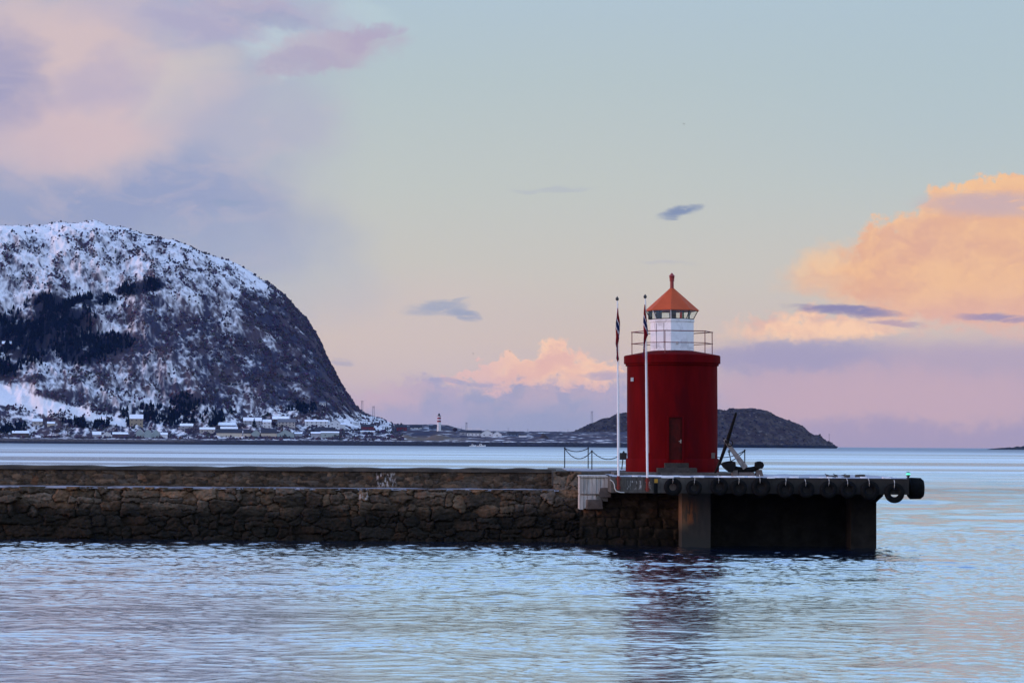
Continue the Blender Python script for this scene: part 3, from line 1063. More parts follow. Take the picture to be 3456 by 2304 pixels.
p1 = pick(pc, 4600)
c1 = np.array([0.006, 0.011, 0.014])[None] * rng.uniform(0.6, 1.3, (len(p1), 1))
h1 = rng.uniform(5, 11, len(p1))
V1, F1, C1 = scatter(p1 - np.array([0, 0, 0.6]), h1 * rng.uniform(0.42, 0.6, len(p1)), h1, CONE_V, CONE_F, 0.10, c1)
p2 = pick(ps, 17000)
c2_ = (np.array([0.060, 0.046, 0.058])[None] + rng.uniform(-0.01, 0.02, (len(p2), 3))) * rng.uniform(0.6, 1.2, (len(p2), 1))
s2 = rng.uniform(0.6, 2.0, len(p2)) * np.where(rng.random(len(p2)) < 0.12, 1.5, 1.0)
V2, F2, C2 = scatter(p2 + np.array([0, 0, 1.0]), s2, s2 * rng.uniform(0.9, 1.6, len(p2)), ICO_V, ICO_F, 0.24, c2_)
V = np.concatenate([V1, V2])
Fa = np.concatenate([F1, F2 + len(V1)])
M_wood = attr_mat("dark_woods", 0.9, 0.5, 0.2, 0.0)
wd = np_mesh("woods", V, Fa, M_wood, smooth=False, col=np.concatenate([C1, C2]))
tag(wd, "dark conifers and bare scrub covering the snowy mountainside", "woods", kind='stuff')

# heather tufts roughening the island skyline
wI = ((nj > -0.2) & (Yi > 4310) & (Yi < 4540)).astype(float).ravel()
ii = rng.choice(len(wI), 1500, p=wI / wI.sum())
pI = np.stack([Xi, Yi, Zi], -1).reshape(-1, 3)[ii] + np.stack([rng.uniform(-1, 1, 1500), rng.uniform(-1, 1, 1500), np.zeros(1500)], -1)
sI = rng.uniform(0.8, 2.2, 1500)
VI, FI, CI = scatter(pI, sI, sI * 0.8, ICO_V, ICO_F, 0.25, np.array([0.045, 0.032, 0.030])[None] * rng.uniform(0.5, 1.6, (1500, 1)))
hb = np_mesh("heather_scrub", VI, FI, M_wood, smooth=False, col=CI)
tag(hb, "low dark scrub growing over the island hill", "scrub", kind='stuff')

# ------------------------------------------------------------------ village houses
MC = {}


def cm(name, c, rough=0.8):
    if name not in MC:
        MC[name] = mat(name, c, rough, 0.14, 0.5)
    return MC[name]


W_ = {
    'white': cm('white_cladding', (0.62, 0.60, 0.61)), 'cream': cm('cream_cladding', (0.50, 0.42, 0.33)),
    'ochre': cm('ochre_cladding', (0.30, 0.235, 0.16)), 'grey': cm('grey_cladding', (0.30, 0.29, 0.31)),
    'green': cm('grey_green_cladding', (0.30, 0.34, 0.33)), 'red': cm('red_cladding', (0.15, 0.025, 0.022)),
    'beige': cm('beige_cladding', (0.40, 0.34, 0.31)), 'brown': cm('brown_cladding', (0.10, 0.065, 0.055)),
    'blue': cm('slate_blue_cladding', (0.13, 0.16, 0.22)),
}
RF = {'snow': cm('snow_on_roof', (0.80, 0.80, 0.85)), 'dark': cm('dark_slate_roof', (0.030, 0.030, 0.038)), 'redd': cm('dull_red_roof', (0.09, 0.03, 0.03)),
      'grey': cm('grey_roof', (0.14, 0.14, 0.16))}
M_win = mat('dark_window_glass', (0.02, 0.025, 0.035), 0.2, 0.2, 1.0, spec=0.6)


def z6(X, Y): return (X / 3.92, 1280 + Y / 3.92)
def z7(X, Y): return (600 + X / 3.92, 1280 + Y / 3.92)
def z8(X, Y): return (1150 + X / 3.136, 1340 + Y / 3.136)


HOUSE_N = [0]


def house(zf, x0, x1, ytop, yeave, ybase, wall, roof, mode, label, name='house', cat='house', wins=0, storeys=1, chimney=False, Yfix=None, deep=None):
    a = zf(x0, ytop)
    b = zf(x1, ybase)
    e = zf(x0, yeave)
    sxm = 0.5 * (a[0] + b[0])
    if Yfix is None:
        Yh, zh = terrain_ray(sxm, b[1])
    else:
        Yh = Yfix
    base = P(sxm, b[1], Yh)
    pxm = Yh / F
    w = (b[0] - a[0]) * pxm
    he = (b[1] - e[1]) * pxm
    hr = max((e[1] - a[1]) * pxm, 0.5)
    d = deep or (min(w, 9.0) if mode == 'side' else 11.0)
    yaw = math.atan2(base.x, base.y) * -1.0
    root = empty(name, label, cat, base, None, (0, 0, yaw))
    mb = MB()
    if mode == 'front':
        mb.prism([(-w / 2, -4), (w / 2, -4), (w / 2, he), (0, he + hr * 0.96), (-w / 2, he)], 0, d)
    else:
        v = [(-w / 2, 0, -4), (w / 2, 0, -4), (w / 2, d, -4), (-w / 2, d, -4), (-w / 2, 0, he), (w / 2, 0, he), (w / 2, d, he), (-w / 2, d, he)]
        mb.hexa(v)
        for sx in (-1, 1):
            x_ = sx * (w / 2 - 0.05)
            mb.hexa([(x_ - 0.05, 0.02, he - 0.02), (x_ + 0.05, 0.02, he - 0.02), (x_ + 0.05, d - 0.02, he - 0.02), (x_ - 0.05, d - 0.02, he - 0.02),
                     (x_ - 0.05, d / 2 - 0.1, he + hr * 0.93), (x_ + 0.05, d / 2 - 0.1, he + hr * 0.93), (x_ + 0.05, d / 2 + 0.1, he + hr * 0.93), (x_ - 0.05, d / 2 + 0.1, he + hr * 0.93)])
    mb.build('wall', W_[wall], root)
    mb = MB()
    th = 0.35
    if mode == 'front':
        o_ = 0.5
        for s in (-1, 1):
            pl = [(s * (w / 2 + o_), he - o_ * hr / (w / 2)), (0, he + hr), (0, he + hr + th), (s * (w / 2 + o_), he + th - o_ * hr / (w / 2))]
            mb.prism(pl, -0.4, d + 0.4)
    else:
        o_ = 0.45
        x0_, x1_ = -w / 2 - 0.4, w / 2 + 0.4
        k = hr / (d / 2)
        mb.hexa([(x0_, -o_, he - o_ * k), (x1_, -o_, he - o_ * k), (x1_, d / 2, he + hr), (x0_, d / 2, he + hr),
                 (x0_, -o_, he - o_ * k + th), (x1_, -o_, he - o_ * k + th), (x1_, d / 2, he + hr + th), (x0_, d / 2, he + hr + th)])
        mb.hexa([(x0_, d / 2, he + hr), (x1_, d / 2, he + hr), (x1_, d + o_, he - o_ * k), (x0_, d + o_, he - o_ * k),
                 (x0_, d / 2, he + hr + th), (x1_, d / 2, he + hr + th), (x1_, d + o_, he - o_ * k + th), (x0_, d + o_, he - o_ * k + th)])
    rf = mb.build('roof', RF[roof], root)
    if chimney:
        mb = MB()
        cxm = w * 0.18
        mb.box(cxm - 0.4, cxm + 0.4, d / 2 - 0.4, d / 2 + 0.4, he + hr * 0.6, he + hr + 1.5)
        mb.build('chimney', W_['brown'], rf)
    for s_ in range(storeys):
        for i in range(wins):
            xx = -w / 2 + w * (i + 0.5) / wins
            zz = he * (s_ + 0.35) / storeys
            hh = min(1.5, he / storeys * 0.5)
            ww = min(2.0, w / wins * 0.55)
            mb = MB()
            mb.box(xx - ww / 2, xx + ww / 2, -0.08, 0.06, zz, zz + hh)
            mb.build('window', M_win, root)
    return root


H = house
H(z6, 1715, 1890, 465, 515, 612, 'ochre', 'snow', 'side', "ochre house with a thick snowy roof in front of dark conifers", chimney=False, wins=3, storeys=2)
H(z6, 1345, 1482, 692, 738, 768, 'white', 'snow', 'front', "small white gabled boathouse with snowy roof by the waterside, beside the dark red shed", 'boathouse', 'boathouse')
H(z6, 1490, 1690, 700, 722, 768, 'redd' if False else 'brown', 'snow', 'side', "low dark reddish shed between the small white boathouse and the grey sheds", 'shed', 'shed')
H(z6, 1800, 1905, 652, 705, 768, 'green', 'snow', 'front', "leftmost of the three joined grey gabled sheds on the shore", 'shed', 'shed')
H(z6, 1907, 2010, 655, 708, 768, 'green', 'snow', 'front', "middle one of the three joined grey gabled sheds on the shore", 'shed', 'shed')
H(z6, 2012, 2115, 658, 710, 768, 'green', 'snow', 'front', "rightmost of the three joined grey gabled sheds on the shore", 'shed', 'shed')
H(z6, 2125, 2215, 705, 728, 768, 'white', 'snow', 'side', "little white boathouse at the right end of the grey sheds", 'boathouse', 'boathouse')
H(z6, 1225, 1335, 690, 728, 756, 'grey', 'snow', 'side', "low grey shed under snow left of the small white boathouse", 'shed', 'shed')
H(z6, 430, 560, 522, 552, 602, 'beige', 'snow', 'side', "pale beige house below the white sloping field", wins=2)
H(z6, 625, 722, 560, 582, 616, 'cream', 'snow', 'side', "small cream house right of the beige house below the field")
H(z6, 165, 380, 682, 708, 740, 'brown', 'snow', 'side', "long low brown shed under snow near the left edge of the shore", 'shed', 'shed')
H(lambda X, Y: (X / 7.84, 1100 + Y / 7.84), 60, 470, 405, 468, 532, 'red', 'snow', 'side', "red farmhouse with snowy roof high on the wooded slope", 'farmhouse', 'house', wins=3)
H(lambda X, Y: (X / 7.84, 1100 + Y / 7.84), -210, 195, 700, 795, 840, 'brown', 'snow', 'side', "brown barn with broad snowy roof just below the red farmhouse", 'barn', 'barn')
H(z7, 440, 762, 570, 602, 652, 'grey', 'snow', 'side', "wide grey house with a bright flat snow roof among the village", wins=5)
H(z7, 565, 790, 630, 656, 702, 'grey', 'snow', 'side', "snow roofed grey house directly below the wide grey one", wins=3)
H(z7, 290, 490, 636, 658, 708, 'beige', 'snow', 'side', "beige house under snow left of the cream warehouse", wins=3)
H(z7, 30, 200, 585, 612, 655, 'grey', 'snow', 'side', "grey house under snow left of the beige one by the conifers", wins=2)
H(z7, 512, 850, 655, 706, 757, 'cream', 'dark', 'side', "cream warehouse with dark roof at the left of the long quay sheds", 'warehouse', 'warehouse', deep=16)
H(z7, 868, 968, 662, 708, 757, 'cream', 'dark', 'side', "narrow cream shed between the two warehouses with grey-green neighbour", 'shed', 'shed')
H(z7, 970, 1098, 662, 712, 757, 'green', 'dark', 'front', "smaller grey-green gabled warehouse with dark roof on the shore", 'warehouse', 'warehouse')
H(z7, 1102, 1308, 652, 708, 757, 'cream', 'dark', 'side', "cream warehouse with dark roof between the two grey-green gables", 'warehouse', 'warehouse', deep=14)
H(z7, 1310, 1540, 662, 722, 757, 'green', 'grey', 'front', "larger pale grey-green gabled warehouse on the shore", 'warehouse', 'warehouse')
H(z7, 868, 1108, 505, 545, 602, 'grey', 'snow', 'side', "two storey grey house with dark windows behind the warehouses", wins=4, storeys=2)
H(z7, 1122, 1236, 532, 562, 642, 'white', 'snow', 'side', "tall narrow white house under snow behind the cream warehouse", wins=2, storeys=2)
H(z7, 1322, 1552, 522, 562, 622, 'beige', 'grey', 'side', "broad beige house behind the larger grey-green warehouse", wins=5, storeys=2)
H(z7, 1252, 1466, 488, 522, 560, 'brown', 'snow', 'side', "brown house with a bright snow roof above the broad beige house", wins=3)
H(z7, 1682, 1985, 538, 556, 622, 'white', 'snow', 'side', "long white two storey house with rows of windows near the cliff foot", wins=5, storeys=2)
H(z7, 2006, 2150, 532, 576, 652, 'white', 'grey', 'front', "white gabled house right of the long white house", wins=2, storeys=2)
H(z7, 2152, 2216, 578, 594, 652, 'white', 'snow', 'side', "white low annex on the right side of the white gabled house", 'annex', 'house')
H(z7, 1812, 2082, 636, 690, 706, 'redd' if False else 'red', 'dark', 'side', "dark roofed red barn below the long white house", 'barn', 'barn')
H(z7, 1892, 2132, 690, 704, 766, 'green', 'snow', 'side', "flat roofed grey-green shed on the shore below the red barn", 'shed', 'shed', wins=2)
H(z7, 1762, 1888, 696, 712, 762, 'grey', 'snow', 'side', "small grey shed left of the flat roofed grey-green one", 'shed', 'shed')
H(z7, 1546, 1645, 700, 716, 760, 'grey', 'snow', 'side', "small grey shed at the right of the larger grey-green warehouse", 'shed', 'shed')
H(z7, 1875, 1956, 292, 308, 346, 'white', 'grey', 'side', "lone white hut high up at the foot of the dark cliff", 'hut', 'hut', wins=2)
H(z8, 215, 350, 288, 312, 356, 'red', 'dark', 'side', "dark red house on the snowy bank at the mountain's tip", wins=3)
H(z8, 208, 362, 356, 362, 386, 'white', 'snow', 'side', "white garage below the dark red house", 'garage', 'garage', wins=2)
H(z8, 590, 700, 291, 316, 352, 'red', 'dark', 'side', "dull red house with dark roof, left of the three on the headland", wins=2, chimney=True)
H(z8, 736, 856, 291, 320, 338, 'white', 'dark', 'side', "white house with dark roof between the dull red house and the striped lighthouse", wins=2)
H(z8, 935, 1060, 298, 324, 342, 'blue', 'dark', 'side', "dark blue house at the foot of the striped lighthouse", wins=2)
H(z8, 1258, 1332, 352, 368, 404, 'grey', 'dark', 'side', "small grey house left of the row of white houses", wins=1)
H(z8, 1336, 1490, 350, 376, 412, 'white', 'dark', 'side', "long white house with dark roof at the left of the headland row", wins=4)
H(z8, 1486, 1612, 344, 380, 418, 'white', 'dark', 'front', "tallest white gabled house in the middle of the headland row", wins=2)
H(z8, 1606, 1702, 362, 390, 418, 'white', 'dark', 'front', "small white gabled house at the right of the headland row", wins=1)
H(z8, 1765, 1880, 366, 388, 414, 'blue', 'dark', 'side', "slate blue house with chimneys standing alone on low ground", wins=3, chimney=True)
H(z8, 1884, 1966, 387, 402, 418, 'white', 'dark', 'side', "low white building joined to the right of the slate blue house", 'annex', 'house')

# striped far lighthouse
sb = z8(1040, 306)
Yl, zl = 3690.0, 0
pb = P(sb[0], sb[1], Yl)
flh = empty('striped_lighthouse', "small white and red banded lighthouse tower on the low headland", 'lighthouse', pb)
M_lw, M_lr = W_['white'], cm('red_band_paint', (0.22, 0.015, 0.02))
hh = (306 - 168) / 3.136 * Yl / F
rb_, rt_ = 22 / 3.136 * Yl / F, 17 / 3.136 * Yl / F
fr = lambda q_: rb_ + (rt_ - rb_) * q_
bands = [(0, 0.31, M_lw, 'tower_section'), (0.31, 0.44, M_lr, 'red_band'), (0.44, 0.54, M_lw, 'tower_section'), (0.54, 0.67, M_lr, 'red_band'), (0.67, 0.77, M_lw, 'tower_section')]
for a, b, m_, nm in bands:
    mb = MB()
    mb.lathe([(fr(a), hh * a - (8 if a == 0 else 0)), (fr(b), hh * b)], 12)
    mb.build(nm, m_, flh)
mb = MB()
mb.lathe([(fr(0.8) * 1.2, hh * 0.77), (fr(0.8) * 1.2, hh * 0.81), (fr(0.8) * 0.6, hh * 0.81), (fr(0.8) * 0.55, hh * 0.92), (fr(0.8) * 0.75, hh * 0.92), (0.1, hh)], 10)
mb.build('lantern', M_dark, flh)

# power pylons and masts on the far shore
M_pyl = mat('galvanised_steel', (0.10, 0.10, 0.12), 0.6, 0.2, 1.0)


def pylon(zf, xc, ytop, ybase, wz, label, Yp=None):
    s = zf(xc, ybase)
    st = zf(xc, ytop)
    Yh = Yp or terrain_ray(*s)[0]
    b = P(s[0], s[1], Yh)
    h = (s[1] - st[1]) * Yh / F
    w = (zf(xc + wz, ybase)[0] - s[0]) * Yh / F
    root = empty('power_pylon', label, 'pylon', b, 'pylons on the far shore')
    for sx in (-1, 1):
        mb = MB()
        mb.tube([(sx * w * 0.62, 0, -3), (sx * w * 0.5, 0, h * 0.97)], 0.34, 5)
        mb.tube([(sx * w * 0.62, 1.8, -3), (sx * w * 0.5, 0.2, h * 0.97)], 0.26, 5)
        for k in range(5):
            za, zb = h * k / 5.4, h * (k + 1) / 5.4
            mb.tube([(sx * w * 0.6, 0, za), (sx * w * 0.55, 1.6 * (1 - k / 5.4), zb)], 0.1, 4)
        mb.build('mast', M_pyl, root)
    mb = MB()
    mb.tube([(-w * 1.0, 0, h * 0.98), (w * 1.0, 0, h * 0.98)], 0.32, 5)
    mb.tube([(-w * 0.5, 0, h * 0.80), (w * 0.5, 0, h * 0.96)], 0.14, 4)
    mb.build('crossarm', M_pyl, root)


pylon(z8, 226, 38, 190, 14, "taller power pylon beside the mountain's steep edge", 3800)
pylon(z8, 346, 96, 205, 14, "power pylon right of the taller one at the mountain's tip", 3760)
pylon(z8, 1330, 268, 355, 11, "distant power pylon behind the row of white houses", 3900)
zt = lambda X, Y: (1700 + X / 5.227, 1350 + Y / 5.227)
pylon(zt, 1555, 195, 420, 24, "tall twin legged pylon on the island's left slope", 4480)


def mast(zf, xc, ytop, ybase, label, Yp, r=0.22, head=False):
    s = zf(xc, ybase)
    st = zf(xc, ytop)
    b = P(s[0], s[1], Yp)
    h = (s[1] - st[1]) * Yp / F
    mb = MB()
    mb.tube([(0, 0, -4), (0, 0, h)], [r * 1.2, r * 0.8], 6)
    mb.tube([(-0.7, 0, h * 0.9), (0.7, 0, h * 0.9)], r * 0.6, 5)
    if head:
        mb.lathe([(0.9, h - 1.2), (1.0, h - 0.4), (0.2, h + 0.6)], 8)
    o = mb.build('utility_pole' if not head else 'beacon', M_pyl)
    o.location = b
    tag(o, label, 'pole' if not head else 'beacon')


mast(z8, 1280, 316, 360, "thin pole left of the distant pylon on the headland", 3800)
mast(z8, 1772, 322, 372, "thin pole at the left corner of the slate blue house", 3720)
mast(z8, 1980, 332, 410, "thin pole right of the slate blue house's annex", 3720)
mast(zt, 1133, 505, 585, "short pole at the left foot of the island hill", 4500)
mast(lambda X, Y: (2350 + X / 3.92, 1350 + Y / 3.92), 1758, 450, 560, "tiny beacon on the rocky right tip of the island", 4490, 0.3, True)

# dark earth heap and small trees on the low shore
def heap(cx0, cx1, ytop, ybase, label, c):
    s0, s1 = z8(cx0, ybase), z8(cx1, ytop)
    Yh = 3640.0
    b = P(0.5 * (s0[0] + s1[0]), s0[1], Yh)
    w = (s1[0] - s0[0]) * Yh / F
    h = (s0[1] - s1[1]) * Yh / F
    n = 26
    a, rr = np.meshgrid(np.linspace(0, 2 * np.pi, n), np.linspace(0, 1, 10), indexing='ij')
    X, Y = np.cos(a) * rr * w / 2, np.sin(a) * rr * 8
    Z = h * (1 - rr ** 1.4) * (1 + 0.35 * fbm(X / 4 + 9, Y / 4, 3, 5)) - rr * 1.5
    o = np_mesh('earth_heap', np.stack([X, Y, Z], -1).reshape(-1, 3), grid_quads(n, 10), cm('dark_earth', c))
    o.location = b
    tag(o, label, 'heap')


heap(2080, 2216, 388, 440, "dark brown heap of earth on the low shore left of the island", (0.035, 0.022, 0.02))


def far_tree(zf, xc, ytop, ybase, wz, kind, label, Yp=None):
    s, st = zf(xc, ybase), zf(xc, ytop)
    Yh = Yp or terrain_ray(*s)[0]
    b = P(s[0], s[1], Yh)
    h = (s[1] - st[1]) * Yh / F
    w = (zf(xc + wz, ybase)[0] - s[0]) * Yh / F
    root = empty('conifer_tree' if kind == 'con' else 'bare_tree', label, 'tree', b)
    mb = MB()
    mb.tube([(0, 0, -2), (0.1, 0, h * 0.35), (0, 0.1, h * 0.9)], [0.35, 0.26, 0.05], 6)
    if kind != 'con':
        for i in range(10):
            a = random.uniform(0, 6.28)
            z0 = h * random.uniform(0.2, 0.6)
            mb.tube([(0, 0, z0), (math.cos(a) * w * 0.3, math.sin(a) * w * 0.3, z0 + h * 0.2), (math.cos(a) * w * 0.48, math.sin(a) * w * 0.48, z0 + h * 0.34)], [0.16, 0.1, 0.04], 4)
    mb.build('trunk', cm('bark', (0.035, 0.028, 0.028)), root)
    n = 170
    vs, fs, cs = [], [], []
    if kind == 'con':
        u = rng.random(n) ** 0.8
        r = (1 - u) * w / 2 * np.sqrt(rng.random(n))
        pts = np.stack([r * np.cos(rng.random(n) * 6.28), 0 * u, h * (0.1 + 0.9 * u)], -1)
        ang = rng.random(n) * 6.28
        pts[:, 0], pts[:, 1] = r * np.cos(ang), r * np.sin(ang)
        c = np.array([0.016, 0.026, 0.026])[None] * rng.uniform(0.6, 1.5, (n, 1))
        sz = rng.uniform(0.5, 1.1, n) * (1.2 - 0.7 * u)
    else:
        ang, uu = rng.random(n) * 6.28, rng.random(n)
        rr = w / 2 * np.sqrt(uu)
        zz = h * (0.62 + 0.38 * (rng.random(n) * 2 - 1) * np.sqrt(1 - uu))
        pts = np.stack([rr * np.cos(ang), rr * np.sin(ang), zz], -1)
        c = np.array([0.050, 0.038, 0.044])[None] * rng.uniform(0.6, 1.5, (n, 1))
        sz = rng.uniform(0.35, 0.8, n)
    v_, f_, c_ = scatter(pts, sz, sz * 0.7, ICO_V, ICO_F, 0.3, c)
    np_mesh('crown', v_, f_, M_wood, root, False, c_)


far_tree(z7, 705, 365, 455, 80, 'con', "dark spruce standing alone in the snow above the wide grey house")
far_tree(z7, 1010, 510, 640, 70, 'con', "dark spruce in front of the two storey grey house")
far_tree(z7, 590, 480, 560, 70, 'con', "dark spruce beside the conifer wood left of the warehouses")
far_tree(z7, 835, 565, 650, 110, 'bare', "bare brown tree left of the two storey grey house")
far_tree(z7, 1265, 535, 625, 90, 'bare', "bare brown tree between the tall narrow white house and the broad beige house")
far_tree(z7, 200, 625, 745, 150, 'bare', "bare tree on the shore in front of the grey and beige houses")
far_tree(z6, 890, 615, 748, 160, 'bare', "wide bare greyish tree on the left shore")
far_tree(z6, 745, 650, 745, 110, 'bare', "smaller bare tree left of the wide greyish one")
far_tree(z6, 65, 440, 640, 150, 'bare', "tall bare tree at the left edge below the white field")
far_tree(z6, 330, 535, 620, 60, 'con', "small dark spruce left of the beige house")
far_tree(z6, 795, 415, 560, 110, 'bare', "bare tree at the lower end of the white field")
far_tree(z8, 1210, 322, 372, 46, 'bare', "round bare tree on the headland right of the striped lighthouse", 3660)
far_tree(zt, 985, 545, 690, 200, 'bare', "broad bare thicket tree at the left foot of the island hill", 4360)
far_tree(z7, 1190, 425, 490, 60, 'con', "small spruce in the snow above the tall narrow white house")
far_tree(z8, 185, 175, 290, 110, 'bare', "bare tree on the snowy bank left of the dark red house")


# small boats at the far quay
def far_boat(xc, ybase, L, label, cabin):
    s = z8(xc, ybase)
    b = P(s[0], s[1], 3462.0)
    b.z = 0.0
    root = empty('motor_boat', label, 'boat', b, 'boats moored off the headland')
    st = []
    for i in range(9):
        t = i / 8
        w = 1.5 * (1 - max(0, (t - 0.45) / 0.55) ** 2) if t < 1 else 0.02
        sh_ = 1.4 + 0.9 * t ** 2
        st.append([(L * (t - 0.5), -w, sh_), (L * (t - 0.5), -w * 0.7, -0.3), (L * (t - 0.5), w * 0.7, -0.3), (L * (t - 0.5), w, sh_)])
    Vb = np.array(st).reshape(-1, 3)
    q_ = []
    for i in range(8):
        for j in range(4):
            a, c_ = i * 4 + j, i * 4 + (j + 1) % 4
            q_.append((a, c_, c_ + 4, a + 4))
    q_.append((0, 1, 2, 3))
    np_mesh('hull', Vb, np.array(q_), cm('white_gelcoat', (0.85, 0.85, 0.86), 0.4), root, False)
    mb = MB()
    mb.hexa([(-L * 0.2, -0.9, 1.3), (L * 0.14, -0.9, 1.5), (L * 0.14, 0.9, 1.5), (-L * 0.2, 0.9, 1.3), (-L * 0.16, -0.7, 1.5 + cabin), (L * 0.05, -0.7, 1.5 + cabin), (L * 0.05, 0.7, 1.5 + cabin), (-L * 0.16, 0.7, 1.5 + cabin)])
    mb.build('cabin', cm('white_gelcoat', (0.85, 0.85, 0.86), 0.4), root)
    mb = MB()
    mb.box(-L * 0.13, L * 0.03, -0.95, -0.82, 1.9, 1.5 + cabin * 0.8)
    mb.build('window', M_win, root)
    mb = MB()
    mb.tube([(-L * 0.05, 0, 1.4 + cabin), (-L * 0.06, 0, 3.4 + cabin)], 0.1, 5)
    mb.build('mast', M_pyl, root)


far_boat(1398, 486, 10, "small white cabin boat moored at the left of the pair off the headland", 1.9)
far_boat(1486, 488, 14, "larger white boat moored at the right of the pair off the headland", 2.6)


# parked cars seen as dots on the shore road
def far_car(zf, xc, ybase, c, label):
    s = zf(xc, ybase)
    Yh = terrain_ray(*s)[0]
    b = P(s[0], s[1], Yh)
    root = empty('parked_car', label, 'car', b, 'cars parked on the far shore')
    mb = MB()
    prof = [(-2.2, 0.35), (2.2, 0.35), (2.25, 0.9), (1.3, 1.02), (0.7, 1.5), (-1.1, 1.5), (-1.8, 1.0), (-2.2, 0.95)]
    mb.prism(prof, 0, 1.75)
    mb.build('body', cm('car_paint_' + label.split()[0], c, 0.4), root)
    mb = MB()
    mb.prism([(-1.6, 1.02), (1.15, 1.02), (0.62, 1.44), (-1.05, 1.44)], -0.03, 1.78)
    mb.build('side_window', M_win, root)
    for xx in (-1.35, 1.35):
        for yy in (-0.02, 1.55):
            mb = MB()
            mb.torus((xx, yy + 0.1, 0.33), 0.22, 0.11, 'Y', 12, 6)
            mb.build('wheel', M_rubber, root)


far_car(z7, 2140, 762, (0.40, 0.05, 0.03), "red car parked on the shore by the flat roofed shed")
far_car(z7, 2185, 760, (0.45, 0.10, 0.06), "orange red car parked right beside the red one")
far_car(z8, 160, 396, (0.06, 0.09, 0.2), "blue car parked on the snow left of the white garage")


# gulls in the air, far out
def gull(x, y, Y, span, label):
    b = PD(x, y, Y)
    mb = MB()
    mb.tube([(0, -0.3, 0), (0, -0.12, 0.02), (0, 0.15, 0.02), (0, 0.36, 0)], [0.03, 0.09, 0.1, 0.02], 8)
    for s in (-1, 1):
        mb.hexa([(s * 0.05, -0.12, 0.02), (s * span * 0.25, -0.08, 0.14), (s * span * 0.25, 0.12, 0.14), (s * 0.05, 0.14, 0.02),
                 (s * 0.05, -0.12, 0.05), (s * span * 0.25, -0.08, 0.17), (s * span * 0.25, 0.12, 0.17), (s * 0.05, 0.14, 0.05)])
        mb.hexa([(s * span * 0.25, -0.08, 0.14), (s * span * 0.5, 0.08, 0.08), (s * span * 0.5, 0.14, 0.08), (s * span * 0.25, 0.12, 0.14),
                 (s * span * 0.25, -0.08, 0.17), (s * span * 0.5, 0.08, 0.10), (s * span * 0.5, 0.14, 0.10), (s * span * 0.25, 0.12, 0.17)])
    o = mb.build('flying_gull', M_dark)
    o.location = b
    o.rotation_euler = (0, R_(12), R_(40))
    tag(o, label, 'bird')


gull(1571, 285, 900, 1.3, "tiny dark gull flying high in clear sky above the lighthouse")
gull(1171, 807, 950, 1.2, "tiny gull flying low beside the warm cloud at centre")
gull(1087, 812, 950, 1.1, "tiny gull flying low between the mountain and the warm cloud")


